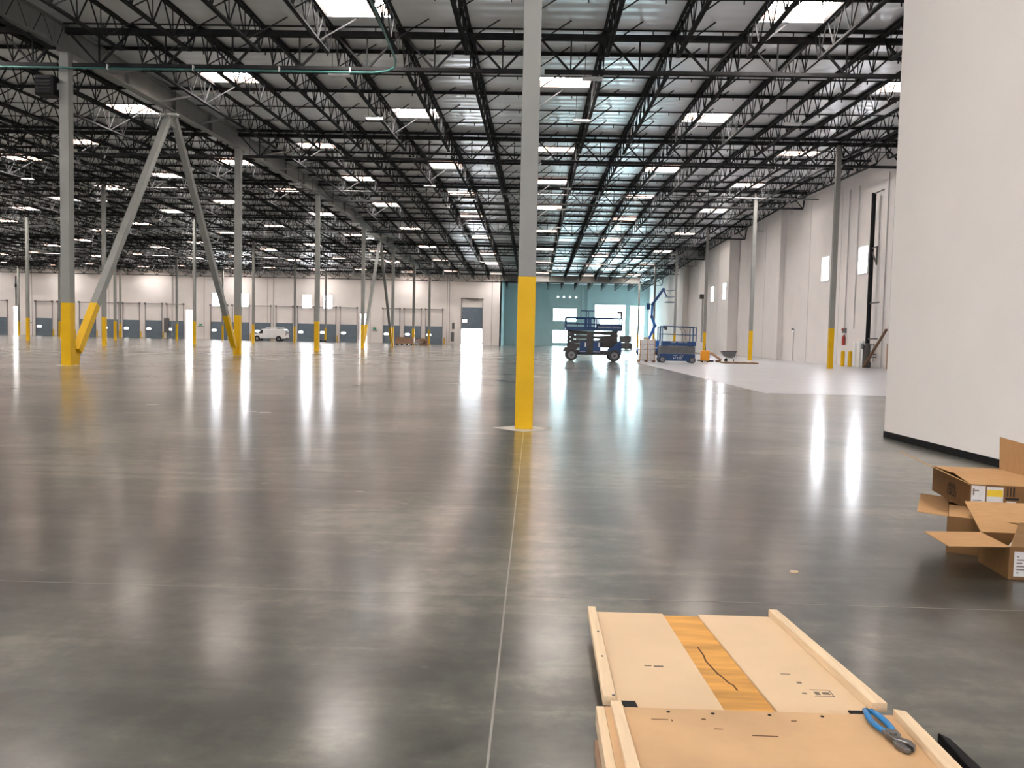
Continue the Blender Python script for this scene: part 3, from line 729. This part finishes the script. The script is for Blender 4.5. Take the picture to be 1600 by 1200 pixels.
ch = MB().box(-1.18, 1.18, 0.02, 1.2, 0.14, 0.62).build('chassis', 'blue', e, 0.03); marks(ch, -0.28, 0.25, 0.018, 0.28, 0.11, seed=9); marks(ch, -0.25, -0.05, 0.018, 0.47, 0.06, seed=3); marks(ch, 0.15, 0.4, 0.018, 0.47, 0.06, seed=4); marks(ch, 0.0, 0.2, 0.018, 0.18, 0.06, seed=8)
for x0, x1 in ((-1.16, -0.01), (0.01, 1.16)): MB().box(x0, x1, 0.0, 1.2, 0.64, 1.12).build('side_panel', 'gray_panel', e, 0.015)
for lv in range(3): MB().bar((-1.1, 0.1, 0.7 + lv * 0.16), (1.1, 0.1, 0.78 + lv * 0.16), 0.06, 0.1).bar((-1.1, 1.1, 0.78 + lv * 0.16), (1.1, 1.1, 0.7 + lv * 0.16), 0.06, 0.1).build('scissor_arm', 'dark', e)
dk2 = MB().box(-1.06, 1.2, -0.03, 1.22, 1.14, 1.46).build('platform_deck', 'blue', e, 0.02); marks(dk2, -0.48, -0.1, -0.031, 1.36, 0.075, seed=12); marks(dk2, 0.0, 0.6, -0.031, 1.36, 0.075, seed=13)
for y in (0.0, 1.2):
    rail(e, [(-1.18, y, 2.1), (-1.16, y, 2.38), (-1.0, y, 2.46), (1.0, y, 2.42), (1.2, y, 2.38), (1.2, y, 1.5)], 0.03)
    rail(e, [(-1.18, y, 1.94), (1.2, y, 1.88)], 0.022)
    for x in (-1.18, -1.05, 1.0, 1.2): MB().box(x - 0.03, x + 0.03, y - 0.025, y + 0.025, 1.46, 2.42).build('rail_post', 'blue', e)
for x in (-1.18, 1.2): rail(e, [(x, 0, 2.4), (x, 1.2, 2.4)]); rail(e, [(x, 0, 1.92), (x, 1.2, 1.92)])
for x in (0.1, 0.3): rail(e, [(x - 0.05, 0.0, 2.4), (x + 0.12, 0.0, 2.2), (x + 0.2, 0.0, 1.95), (x + 0.16, 0.0, 1.5)], 0.018, 'track')
MB().prism([(-1.0, 0.1, 2.42), (-0.74, 0.1, 2.42), (-0.72, 0.1, 2.2), (-0.86, 0.1, 2.2)], (0, 0.25, 0)).build('control_box', 'dark', e)
tag(e, 'blue slab scissor lift with lowered platform and tall guard rails', 'scissor lift')
# articulated boom lift behind the wrapped pallet
e = empty('boom_lift', (11.3, 80.0, 0))
for x in (-0.9, 0.9):
    for y in (0.1, 1.6): wheel((x, y, 0.4), 0.4, 0.32, e)
MB().box(-1.2, 1.2, 0.1, 1.6, 0.35, 0.75).build('chassis', 'blue_bright', e, 0.04)
MB().box(-1.0, 0.9, 0.2, 1.5, 0.8, 1.5).build('turret', 'blue_bright', e, 0.06)
bp = [(-0.25, 0.8, 1.5), (0.35, 0.8, 2.9), (0.0, 0.8, 3.75), (0.05, 0.8, 4.95), (1.05, 0.8, 6.4)]
for k in range(4): MB().bar(bp[k], bp[k + 1], 0.2, 0.24).build('boom_section', 'blue_bright' if k < 3 else 'blue', e, 0.02)
for p in bp[1:]: MB().tube((p[0], 0.62, p[2]), (p[0], 0.98, p[2]), 0.15, 12).build('pivot', 'blue', e)
MB().bar((1.05, 0.8, 6.4), (1.42, 0.8, 5.7), 0.14).build('jib', 'blue', e)
MB().box(-0.5, -0.15, 0.6, 1.0, 4.45, 5.05).build('elbow_cover', 'blue', e, 0.05)
for z in (5.4, 5.9, 6.5):
    MB().path([(1.3, 0.2, z - 0.2), (2.1, 0.2, z - 0.2), (2.1, 1.4, z - 0.2), (1.3, 1.4, z - 0.2), (1.3, 0.2, z - 0.2)], 0.02, 6).build('basket_rail', 'blue', e)
MB().box(1.3, 2.1, 0.2, 1.4, 5.15, 5.22).build('basket_floor', 'dark', e)
tag(e, 'blue articulated boom lift with folded arm raised toward the roof', 'boom lift')
# ------------------------------------------------------------------ goods around the lifts
def pallet(parent, w_, d_, name='pallet_board'):
    for k in range(6):
        y = -d_ / 2 + (k + 0.5) * d_ / 6; MB().box(-w_ / 2, w_ / 2, y - d_ / 16, y + d_ / 16, 0.1, 0.125).build(name, 'lumber', parent)
    for x in (-w_ / 2 + 0.05, 0, w_ / 2 - 0.05): MB().box(x - 0.045, x + 0.045, -d_ / 2, d_ / 2, 0.0, 0.1).build('stringer', 'lumber', parent)
e = empty('wrapped_pallet', (7.78, 57.6, 0)); pallet(e, 1.15, 1.1)
wp = MB()
for k in range(4):
    for c in range(2): wp.box(-0.5 + c * 0.51, -0.01 + c * 0.51, -0.5, 0.5, 0.13 + k * 0.36, 0.47 + k * 0.36)
wp.build('wrapped_cartons', 'wrap', e, 0.03)
for x in (-0.5, 0.02, 0.5): MB().box(x - 0.03, x + 0.03, -0.53, -0.5, 0.13, 1.6).build('edge_board', 'card_in', e)
MB().box(-0.25, 0.1, -0.3, 0.3, 1.57, 1.68).build('top_carton', 'card_in', e)
tag(e, 'white shrink-wrapped pallet of cartons between the lifts', 'pallet')
e = empty('crate', (14.1, 128.0, 0)); pallet(e, 1.8, 1.6)
MB().box(-0.85, 0.9, -0.75, 0.75, 0.13, 1.05).build('lower_case', 'gray_panel', e, 0.02); MB().box(-0.95, 0.75, -0.75, 0.75, 1.07, 2.1).build('upper_case', 'gray_panel', e, 0.02)
tag(e, 'two stacked dull grey cases standing far behind the rough-terrain scissor lift', 'crate')
e = empty('pallet_jack', (12.3, 60.0, 0), 0.0)
MB().box(-0.3, 0.3, -0.2, 0.3, 0.1, 0.85).build('motor_cover', 'orange', e, 0.08); MB().tube((0, -0.1, 0.85), (-0.1, -0.3, 1.35), 0.03, 8).build('tiller', 'black', e)
for x in (-0.2, 0.2): MB().box(x - 0.08, x + 0.08, 0.3, 1.4, 0.06, 0.14).build('fork', 'black', e); MB().tube((x - 0.05, 0.0, 0.1), (x + 0.05, 0.0, 0.1), 0.1, 12).build('wheel', 'black', e)
MB().box(0.3, 0.6, -0.1, 0.3, 0.04, 0.16).build('battery_lead', 'black', e)
tag(e, 'orange pallet jack parked against a yellow column base', 'pallet jack')
e = empty('wood_pallet', (14.4, 58.6, 0))
for k in range(9):
    x = -1.1 + k * 0.275; MB().box(x - 0.1, x + 0.1, -0.55, 0.55, 0.09, 0.115).build('deck_board', 'lumber' if k % 2 else 'wood_pale', e)
for y in (-0.5, 0, 0.5): MB().box(-1.2, 1.2, y - 0.045, y + 0.045, 0, 0.09).build('stringer', 'wood_dark', e)
tag(e, 'low wooden pallet lying flat beside the cart', 'pallet')
e = empty('plank_bundle', (13.3, 61.2, 0))
MB().prism([(-0.35, 0, 0.62), (0.42, 0, 0.12), (0.5, 0, 0.2), (-0.25, 0, 0.72)], (0, 0.5, 0)).build('planks', 'lumber', e); MB().box(0.1, 0.45, 0.1, 0.4, 0.0, 0.14).build('block', 'wood_dark', e)
tag(e, 'brown plank bundle tilted against the tub cart', 'boards')
e = empty('tub_cart', (14.4, 61.6, 0))
MB().prism([(-0.55, 0, 0.78), (0.52, 0, 0.78), (0.42, 0, 0.42), (0.1, 0, 0.3), (-0.3, 0, 0.45)], (0, 0.7, 0)).build('tub', 'gray_panel', e, 0.02)
MB().box(-0.57, 0.54, -0.02, 0.72, 0.76, 0.82).build('rim', 'dark', e)
for x in (-0.2, 0.25): MB().tube((x, 0.1, 0.14), (x, 0.2, 0.14), 0.14, 14).build('wheel', 'black', e); MB().bar((x, 0.15, 0.14), (x, 0.15, 0.45), 0.05).build('leg', 'dark', e)
MB().box(-0.1, 0.3, 0.05, 0.4, 0.0, 0.28).build('bag', 'white', e)
tag(e, 'dark grey tub cart beside the tilted planks', 'cart')
# ------------------------------------------------------------------ things along the right wall
for y, l in ((57.9, 'farther'), (56.6, 'nearer')):
    e = empty('bollard', (RIGHT - 0.9, y, 0)); MB().tube((0, 0, 0), (0, 0, 1.0), 0.13, 14).build('post', 'yellow', e); MB().tube((0, 0, 1.0), (0, 0, 1.06), 0.13, 14, 0.06).build('cap', 'yellow', e)
    tag(e, 'short yellow bollard guarding the riser, %s of two' % l, 'bollard')
for y, h_, l in ((57.3, 1.6, 'leftmost'), (56.5, 1.68, 'middle'), (55.9, 1.72, 'rightmost')):
    e = empty('white_post', (RIGHT - 0.35, y, 0)); MB().tube((0, 0, 0), (0, 0, h_), 0.09, 12).build('post', 'white', e); MB().tube((0, 0, h_), (0, 0, h_ + 0.06), 0.1, 12, 0.05).build('cap', 'white', e)
    tag(e, 'white post behind the short yellow bollards, %s of three' % l, 'post')
e = empty('riser_pipe', (RIGHT - 0.45, 54.9, 0))
MB().tube((0, 0, 0), (0, 0, 11.3), 0.14, 14).build('pipe', 'black', e)
MB().tube((0, 0, 0.0), (0, 0, 1.3), 0.26, 14).tube((0, 0, 1.3), (0, 0, 1.6), 0.26, 14, 0.15).build('valve_body', 'dark', e)
MB().tube((-0.3, 0, 1.4), (0.1, 0, 1.4), 0.1, 12).tube((-0.34, 0, 1.4), (-0.28, 0, 1.4), 0.2, 14).build('hand_wheel', 'dark', e)
for z in (11.25, 4.2, 1.9): MB().tube((0, -1.5, z), (0, 0.3, z), 0.045, 8).build('branch_pipe', 'dark', e)
MB().bar((0, 0, 7.75), (0, -0.9, 7.75), 0.08).bar((0, 0, 7.6), (0, -0.85, 6.7), 0.08).bar((0, -0.85, 7.8), (0, -0.85, 6.6), 0.08).build('wall_bracket', 'dark', e)
for y in (-0.35, -0.75): MB().bar((0.1, y, 0.4), (0.1, y, 1.6), 0.05).build('gauge_pipe', 'conduit', e)
for z in (0.7, 0.9, 1.5): MB().bar((0.1, -0.2, z), (0.1, -1.2, z), 0.05).build('gauge_pipe', 'dark', e)
tag(e, 'tall black sprinkler riser pipe with valves against the side wall', 'pipe')
for k, y in enumerate((53.6, 52.6, 58.4, 60.1)):
    e = MB().tube((RIGHT - 0.06, y, 0.1 if k < 2 else 2.6), (RIGHT - 0.06, y, 12.4), 0.035, 8).build('conduit', 'conduit')
    tag(e, 'thin grey conduit running up the side wall, %s from the white partition' % nth((2, 1, 3, 4)[k]), 'conduit')
e = MB().bar((RIGHT - 1.0, 54.0, 0.05), (RIGHT - 0.15, 52.75, 2.5), 0.2, 0.08).build('plank', 'wood_dark'); tag(e, 'dark brown plank leaning on the side wall beside the riser', 'plank')
e = MB().box(RIGHT - 0.35, RIGHT - 0.25, 52.0, 52.15, 0, 1.6).build('timber_post', 'lumber'); tag(e, 'short brown timber standing at the partition edge', 'post')
e = empty('fire_extinguisher', (RIGHT - 0.16, 59.9, 1.45))
MB().tube((0, 0, 0), (0, 0, 0.55), 0.12, 14).build('cylinder', 'red', e); MB().tube((0, 0, 0.55), (0, 0, 0.72), 0.12, 12, 0.04).build('neck', 'red', e); MB().path([(0, 0, 0.72), (0, -0.18, 0.74), (0, -0.2, 0.4)], 0.02, 6).build('hose', 'black', e)
tag(e, 'red fire extinguisher hanging on the side wall', 'fire extinguisher')
e = empty('alarm_box', (RIGHT, 60.1, 2.3)); MB().box(-0.12, 0, -0.28, 0.28, 0, 0.35).build('case', 'gray_panel', e); MB().tube((-0.2, 0.1, 0.25), (-0.12, 0.1, 0.25), 0.1, 10).build('horn', 'red', e)
tag(e, 'dark alarm box on the side wall above the red extinguisher', 'alarm')
e = empty('exit_light', (RIGHT, 71.8, 2.4)); MB().box(-0.1, 0, -0.2, 0.2, 0, 0.25).build('case', 'white', e); MB().tube((-0.16, -0.14, 0.3), (-0.08, -0.14, 0.3), 0.08, 10).tube((-0.16, 0.14, 0.3), (-0.08, 0.14, 0.3), 0.08, 10).build('lamp_heads', 'track', e); MB().box(-0.06, 0, -0.04, 0.04, -2.4, 0).build('conduit', 'conduit', e)
tag(e, 'small emergency light on a conduit, side wall behind the columns', 'light')
e = empty('wall_speaker', (RIGHT - 0.7, 107.0, 6.9)); MB().box(-0.5, 0, -0.25, 0.25, 0, 0.6).build('case', 'dark', e, 0.04); MB().box(-0.2, 0, -0.05, 0.05, -5.5, 0).build('conduit', 'conduit', e)
tag(e, 'dark loudspeaker box high on the side wall beyond the paired windows', 'speaker')
# ------------------------------------------------------------------ van and lumber far back
e = empty('van', (-43.9, 137.0, 0))
prof = [(-2.85, 0.42), (-2.9, 0.75), (-2.75, 1.02), (-1.95, 1.18), (-1.35, 1.86), (-1.05, 1.98), (2.45, 2.06), (2.66, 1.9), (2.82, 1.0), (2.85, 0.42)]
MB().prism([(x, 0, z) for x, z in prof], (0, 2.0, 0)).build('body', 'white', e, 0.06)
MB().prism([(-1.75, -0.012, 1.24), (-1.3, -0.012, 1.78), (-1.0, -0.012, 1.86), (-1.0, -0.012, 1.24)], (0, 0.02, 0)).build('side_window', 'glass_dark', e)
MB().prism([(-1.97, 0.15, 1.2), (-1.38, 0.15, 1.87), (-1.36, 0.15, 1.84), (-1.94, 0.15, 1.18)], (0, 1.7, 0)).build('windscreen', 'glass_dark', e)
for x in (-1.95, 1.65):
    for y in (0.12, 1.88): wheel((x, y, 0.38), 0.38, 0.26, e, 'black')
    MB().tube((x, -0.008, 0.42), (x, 0.02, 0.42), 0.47, 20).build('wheel_arch', 'black', e)
MB().box(-2.6, 2.7, 0.02, 1.98, 0.32, 0.46).build('sill', 'dark', e); MB().box(2.7, 3.0, 0.05, 1.95, 0.4, 0.6).build('rear_bumper', 'dark', e)
for y in (0.08, 1.8): MB().box(2.8, 2.87, y, y + 0.14, 0.95, 1.3).build('tail_lamp', 'red', e)
MB().box(2.75, 2.83, 0.25, 0.9, 1.3, 1.75).box(2.75, 2.83, 1.1, 1.75, 1.3, 1.75).build('rear_window', 'glass_dark', e)
MB().box(-0.05, -0.03, -0.008, 0.01, 0.6, 1.85).box(0.95, 0.97, -0.008, 0.01, 0.6, 1.85).build('door_seam', 'conduit', e)
for y in (0.25, 1.75): MB().box(-0.6, 2.2, y - 0.04, y + 0.04, 2.2, 2.28).build('roof_rack_rail', 'white', e)
for x in (-0.4, 0.8, 2.0): MB().box(x - 0.04, x + 0.04, 0.2, 1.8, 2.16, 2.22).box(x - 0.03, x + 0.03, 0.22, 0.28, 2.0, 2.2).box(x - 0.03, x + 0.03, 1.72, 1.78, 2.0, 2.2).build('roof_rack_bar', 'white', e)
tag(e, 'white cargo van with roof rack parked along the dock doors', 'van')
e = empty('floor_scrubber', (-36.6, 144.0, 0)); MB().box(-0.5, 0.5, -0.25, 0.25, 0.05, 0.2).build('base', 'black', e); 
for x in (-0.38, 0.42): MB().tube((x, -0.3, 0.14), (x, 0.3, 0.14), 0.14, 14).build('wheel', 'black', e)
tag(e, 'small low black dolly at the foot of a far column', 'dolly')
e = empty('lumber_stack', (-19.4, 125.0, 0))
for k in range(4):
    MB().box(-1.35, 1.35, -0.6, 0.6, 0.2 + k * 0.24, 0.39 + k * 0.24).build('board_layer', 'lumber', e); MB().box(-1.3, 1.3, -0.57, 0.57, 0.39 + k * 0.24, 0.44 + k * 0.24).build('sticker_layer', 'wood_dark', e)
for x in (-1.1, -0.4, 0.4, 1.1): MB().box(x - 0.1, x + 0.1, -0.6, 0.6, 0, 0.2).build('skid', 'black', e)
tag(e, 'stack of brown boards on dark skids in front of dock doors', 'lumber stack')
e = empty('scrap_pile', (-16.9, 125.4, 0))
rnd = random.Random(4)
for k in range(14):
    x, y, z = rnd.uniform(-0.9, 0.9), rnd.uniform(-0.5, 0.4), rnd.uniform(0.1, 0.8); a = rnd.uniform(0, 6)
    MB().bar((x - 0.3 * math.cos(a), y, max(0.05, z - 0.25 * math.sin(a))), (x + 0.3 * math.cos(a), y + 0.1, max(0.05, z + 0.25 * math.sin(a))), 0.22, 0.08).build('scrap', ('wrap', 'lumber', 'wood_dark', 'paper')[k % 4], e)
MB().box(-0.6, 0.9, 0.2, 0.7, 0, 1.0).build('crate_back', 'lumber', e)
tag(e, 'heap of white and brown packing scraps beside the board stack', 'scrap pile')
# ------------------------------------------------------------------ cartons by the partition
def carton(name, corner, z, rz, w_, d_, h_, flaps, label):
    e = empty(name, (corner[0], corner[1], z), rz); t = 0.006
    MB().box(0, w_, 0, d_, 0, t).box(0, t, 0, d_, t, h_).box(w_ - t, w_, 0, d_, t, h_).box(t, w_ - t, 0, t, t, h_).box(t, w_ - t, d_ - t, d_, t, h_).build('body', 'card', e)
    for sd, (ang, L) in flaps.items():
        a = math.radians(ang)
        hp, ax, inn = {'left': ((0, 0, h_), (0, d_, 0), (1, 0, 0)), 'right': ((w_, 0, h_), (0, d_, 0), (-1, 0, 0)),
                       'front': ((0, 0, h_), (w_, 0, 0), (0, 1, 0)), 'back': ((0, d_, h_), (w_, 0, 0), (0, -1, 0))}[sd]
        hp, ax, inn = Vector(hp), Vector(ax), Vector(inn); dr = inn * math.cos(a) + Vector((0, 0, 1)) * math.sin(a)
        nrm = dr.cross(ax).normalized() * t
        g = ax.normalized() * 0.006
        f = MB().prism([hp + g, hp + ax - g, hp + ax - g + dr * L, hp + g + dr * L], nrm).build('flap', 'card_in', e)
    return tag(e, label, 'box')
c1 = carton('cardboard_box', (3.22, 6.13), 0.277, -0.16, 0.51, 0.87, 0.2, {'left': (156, 0.3), 'right': (88, 0.27), 'front': (4, 0.42), 'back': (2, 0.42)}, 'brown cardboard box with black logo, topmost, flaps half closed')
c2 = carton('cardboard_box', (3.0, 5.99), 0, -0.46, 0.55, 0.85, 0.265, {'left': (177, 0.2), 'front': (6, 0.3), 'back': (2, 0.3)}, 'dark-shaded cardboard box underneath the box with the logo')
c3 = carton('cardboard_box', (3.07, 5.33), 0, -0.08, 0.62, 0.42, 0.21, {'left': (182, 0.37), 'back': (150, 0.32), 'front': (118, 0.2), 'right': (150, 0.3)}, 'open cardboard box in front with flaps spread wide')
# print on the top box: logo on its end face, stickers on its long face
lg = MB(); hs = [0.020, 0.034, 0.050, 0.034, 0.020, 0.034, 0.050, 0.034, 0.020]
for k, h_ in enumerate(hs): lg.box(-0.0015, 0, 0.30 + k * 0.021, 0.309 + k * 0.021, 0.103, 0.103 + h_)
lg.build('logo_bars', 'print_black', c1)
cu = bpy.data.curves.new('logo_text', 'FONT'); cu.body = 'CISCO'; cu.size = 0.072; cu.align_x = 'CENTER'; cu.extrude = 0.0006; cu.offset = 0.001
tf = bpy.data.objects.new('logo_source', cu); COL.objects.link(tf); bpy.context.view_layer.update()
tm = bpy.data.meshes.new_from_object(tf.evaluated_get(bpy.context.evaluated_depsgraph_get())); bpy.data.objects.remove(tf)
tm.materials.clear(); tm.materials.append(M['print_black'])
to = bpy.data.objects.new('logo_text', tm); COL.objects.link(to); to.parent = c1
to.matrix_local = Matrix(((0, 0, -1, -0.001), (-1, 0, 0, 0.389), (0, 1, 0, 0.045), (0, 0, 0, 1)))
def sticker(par, x0, x1, z0, z1, m='paper', name='sticker'):
    return MB().box(x0, x1, -0.002, 0, z0, z1).build(name, m, par)
st = sticker(c1, 0.01, 0.105, 0.015, 0.19); MB().box(0.02, 0.03, -0.003, -0.002, 0.12, 0.17).box(0.03, 0.06, -0.003, -0.002, 0.15, 0.16).box(0.02, 0.08, -0.003, -0.002, 0.08, 0.086).box(0.02, 0.09, -0.003, -0.002, 0.05, 0.056).box(0.085, 0.095, -0.003, -0.002, 0.02, 0.05).build('print', 'ink', st)
st = sticker(c1, 0.115, 0.225, 0.02, 0.185); MB().box(0.118, 0.222, -0.003, -0.002, 0.115, 0.165).build('yellow_band', 'sticker_yellow', st); MB().box(0.12, 0.2, -0.003, -0.002, 0.07, 0.074).box(0.12, 0.21, -0.003, -0.002, 0.05, 0.054).box(0.12, 0.2, -0.003, -0.002, 0.03, 0.038).build('print', 'ink', st)
sticker(c1, 0.24, 0.33, 0.095, 0.112, 'print_black', 'print_band'); sticker(c1, 0.25, 0.31, 0.05, 0.085, 'paper', 'small_sticker'); sticker(c1, 0.385, 0.5, 0.01, 0.17)
MB().box(0.25, 0.258, -0.002, 0, 0.12, 0.19).box(0.27, 0.278, -0.002, 0, 0.12, 0.19).box(0.29, 0.3, -0.002, 0, 0.12, 0.19).build('print_arrows', 'print_black', c1)
st = sticker(c3, 0.03, 0.2, 0.02, 0.18); mb = MB()
for k in range(6): mb.box(0.045, 0.06 + 0.02 * ((k * 7) % 5), -0.003, -0.002, 0.04 + k * 0.021, 0.047 + k * 0.021)
mb.build('print', 'ink', st)
MB().prism([(0.02, 0.05, 0.2), (0.09, 0.03, 0.2), (0.06, 0.06, 0.245)], (0.01, 0.03, 0.0)).build('plastic_scrap', 'wrap', c3)
# ------------------------------------------------------------------ crate panels in the foreground
def slab(name, pts, z0, z1, m, par, bev=0.002): return MB().prism([(x, y, z0) for x, y in pts], (0, 0, z1 - z0)).build(name, m, par, bev)
e = empty('shipping_crate_lid', (0, 0, 0))
def lx(t, a, b_): return a + (b_ - a) * t
def strip(name, f0, f1, n0, n1, z0, z1, m, yf=4.15, yn=2.9, bev=0.002):
    return slab(name, [(n0, yn), (n1, yn), (f1, yf), (f0, yf)], z0, z1, m, e, bev)
strip('cream_board', 0.325, 0.682, 0.325, 0.755, 0.075, 0.1, 'wood_cream')
oc = strip('plywood_strip', 0.682, 0.858, 0.755, 0.955, 0.07, 0.092, 'wood_ochre', 4.145)
strip('cream_board', 0.858, 1.245, 0.957, 1.34, 0.075, 0.1, 'wood_cream')
strip('side_rail', 0.305, 0.345, 0.295, 0.345, 0.085, 0.122, 'wood_pale', 4.165, 3.10)
strip('side_rail', 1.215, 1.258, 1.302, 1.36, 0.1, 0.135, 'wood_pale', 4.16, 3.09)
for x in (0.33, 0.8, 1.25): slab('skid', [(x, 2.92), (x + 0.045, 2.92), (x + 0.045, 4.12), (x, 4.12)], 0, 0.075, 'lumber', e)
crk = MB(); pts = [(0.775, 3.72), (0.782, 3.62), (0.778, 3.56), (0.79, 3.48), (0.80, 3.42), (0.812, 3.39), (0.825, 3.33), (0.838, 3.31), (0.843, 3.26)]
for a_, b_ in zip(pts, pts[1:]): crk.bar((a_[0], a_[1], 0.0925), (b_[0], b_[1], 0.0925), 0.007, 0.002)
crk.build('crack', 'crack', oc)
ik = MB()
for (x, y, w_, d_) in ((1.13, 3.27, 0.075, 0.004), (1.13, 3.21, 0.075, 0.004), (1.205, 3.21, 0.004, 0.06), (1.14, 3.225, 0.02, 0.03), (1.17, 3.23, 0.03, 0.02), (1.10, 3.33, 0.02, 0.015), (1.09, 3.23, 0.018, 0.01), (1.06, 3.42, 0.04, 0.006), (0.50, 3.46, 0.03, 0.012), (0.54, 3.455, 0.04, 0.014)):
    ik.box(x, x + w_, y, y + d_, 0.1, 0.1006)
ik.build('stamped_print', 'ink', e)
def corner_bracket(x, y, z, par):
    MB().prism([(x - 0.03, y + 0.02, z), (x + 0.025, y + 0.02, z), (x + 0.03, y - 0.03, z), (x, y - 0.05, z), (x - 0.02, y - 0.03, z)], (0, 0, 0.008)).build('corner_bracket', 'black', par, 0.002)
corner_bracket(0.392, 3.08, 0.1, e); corner_bracket(1.24, 3.06, 0.1, e)
MB().tube((0.335, 3.11, 0.122), (0.335, 3.11, 0.124), 0.006, 8).tube((0.325, 3.5, 0.122), (0.325, 3.5, 0.124), 0.005, 8).tube((0.33, 3.8, 0.122), (0.33, 3.8, 0.124), 0.005, 8).build('nail_heads', 'dark', e)
tag(e, 'cream crate panel with ochre plywood strip lying flat on the floor', 'crate lid')
e = empty('shipping_crate_lid', (0, 0, 0))
slab('tan_board', [(0.29, 2.0), (1.40, 2.0), (1.40, 3.0), (0.29, 2.995)], 0.108, 0.13, 'wood_tan', e)
slab('side_rail', [(0.325, 2.0), (0.37, 2.0), (0.352, 2.99), (0.312, 2.99)], 0.13, 0.155, 'wood_pale', e)
slab('edge_frame', [(0.255, 2.0), (0.29, 2.0), (0.29, 2.995), (0.26, 2.995)], 0.06, 0.13, 'wood_pale', e)
slab('lower_frame', [(0.25, 2.0), (0.28, 2.0), (0.28, 2.9), (0.25, 2.9)], 0.0, 0.05, 'lumber', e)
slab('side_rail', [(1.30, 2.0), (1.375, 2.0), (1.375, 2.97), (1.335, 2.985)], 0.13, 0.16, 'wood_pale', e)
for x in (0.45, 0.9, 1.3): slab('skid', [(x, 2.0), (x + 0.045, 2.0), (x + 0.045, 2.88), (x, 2.88)], 0, 0.1, 'lumber', e)
for (x, y) in ((0.52, 2.965), (0.68, 2.962), (0.885, 2.965), (1.075, 2.968)): MB().tube((x, y, 0.13), (x, y, 0.1312), 0.007, 10).build('screw_hole', 'black', e)
ik = MB()
for (x, y, w_, d_) in ((0.45, 2.90, 0.06, 0.005), (0.52, 2.89, 0.004, 0.014), (0.66, 2.84, 0.03, 0.005), (0.95, 2.92, 0.02, 0.008), (0.78, 2.80, 0.09, 0.006), (0.63, 2.91, 0.015, 0.01)): ik.box(x, x + w_, y, y + d_, 0.13, 0.1305)
ik.build('scuff_marks', 'crack', e)
tag(e, 'tan crate panel overlapping the cream one at the picture bottom', 'crate lid')
# pliers on the tan panel
e = empty('pliers', (1.252, 2.99, 0.132)); 
def grip(pts, r, nm, m):
    mb = MB().path(pts, r, 10); mb.v = [(x, y, 0.016 + (z - 0.016) * 0.75) for x, y, z in mb.v]; return mb.build(nm, m, e, smooth=True)
grip([(-0.012, 0.005, 0.016), (-0.022, -0.04, 0.016), (-0.028, -0.085, 0.016), (-0.022, -0.13, 0.016), (-0.01, -0.165, 0.016)], 0.0115, 'handle_grip', 'grip')
grip([(0.004, 0.0, 0.016), (0.018, -0.04, 0.016), (0.024, -0.09, 0.016), (0.022, -0.135, 0.016), (0.016, -0.16, 0.016)], 0.0125, 'handle_grip', 'grip')
MB().prism([(-0.022, -0.155, 0.006), (0.0, -0.15, 0.006), (0.03, -0.16, 0.006), (0.03, -0.19, 0.006), (0.012, -0.235, 0.006), (-0.008, -0.232, 0.006), (-0.02, -0.19, 0.006)], (0, 0, 0.018)).build('pivot_plate', 'metal', e, 0.003)
MB().tube((0.002, -0.195, 0.024), (0.002, -0.195, 0.03), 0.011, 14).build('pivot_bolt', 'metal', e)
MB().prism([(-0.008, -0.225, 0.004), (0.02, -0.215, 0.004), (0.045, -0.235, 0.004), (0.045, -0.27, 0.004), (0.03, -0.288, 0.004), (0.022, -0.255, 0.004)], (0, 0, 0.02)).build('upper_jaw', 'metal', e, 0.003)
MB().prism([(-0.012, -0.22, 0.002), (0.012, -0.235, 0.002), (0.018, -0.262, 0.002), (0.022, -0.29, 0.002), (0.0, -0.285, 0.002), (-0.015, -0.255, 0.002)], (0, 0, 0.016)).build('lower_jaw', 'metal', e, 0.003)
tag(e, 'groove-joint pliers with blue grips lying on the tan panel', 'pliers')
e = MB().prism([(1.50, 2.55, 0.0), (1.56, 2.55, 0.0), (1.555, 3.0, 0.0), (1.53, 3.05, 0.0)], (0, 0, 0.05)).build('black_strip', 'black', None, 0.006); tag(e, 'black strip lying on the floor at the picture corner', 'strip')
e = MB().box(1.69, 1.74, 5.33, 5.35, 0.0, 0.012).build('wood_chip', 'wood_pale', None, 0.002); tag(e, 'small pale wood offcut alone on the floor past the panels', 'wood chip')
e = empty('caster', (3.16, 5.2, 0)); MB().tube((-0.015, 0, 0.03), (0.015, 0, 0.03), 0.03, 14).build('wheel', 'black', e); MB().prism([(-0.02, -0.02, 0.02), (-0.02, 0.02, 0.02), (-0.02, 0.01, 0.06), (-0.02, -0.01, 0.06)], (0.04, 0, 0)).build('fork', 'metal', e)
tag(e, 'small metal caster on the floor before the open box', 'caster')
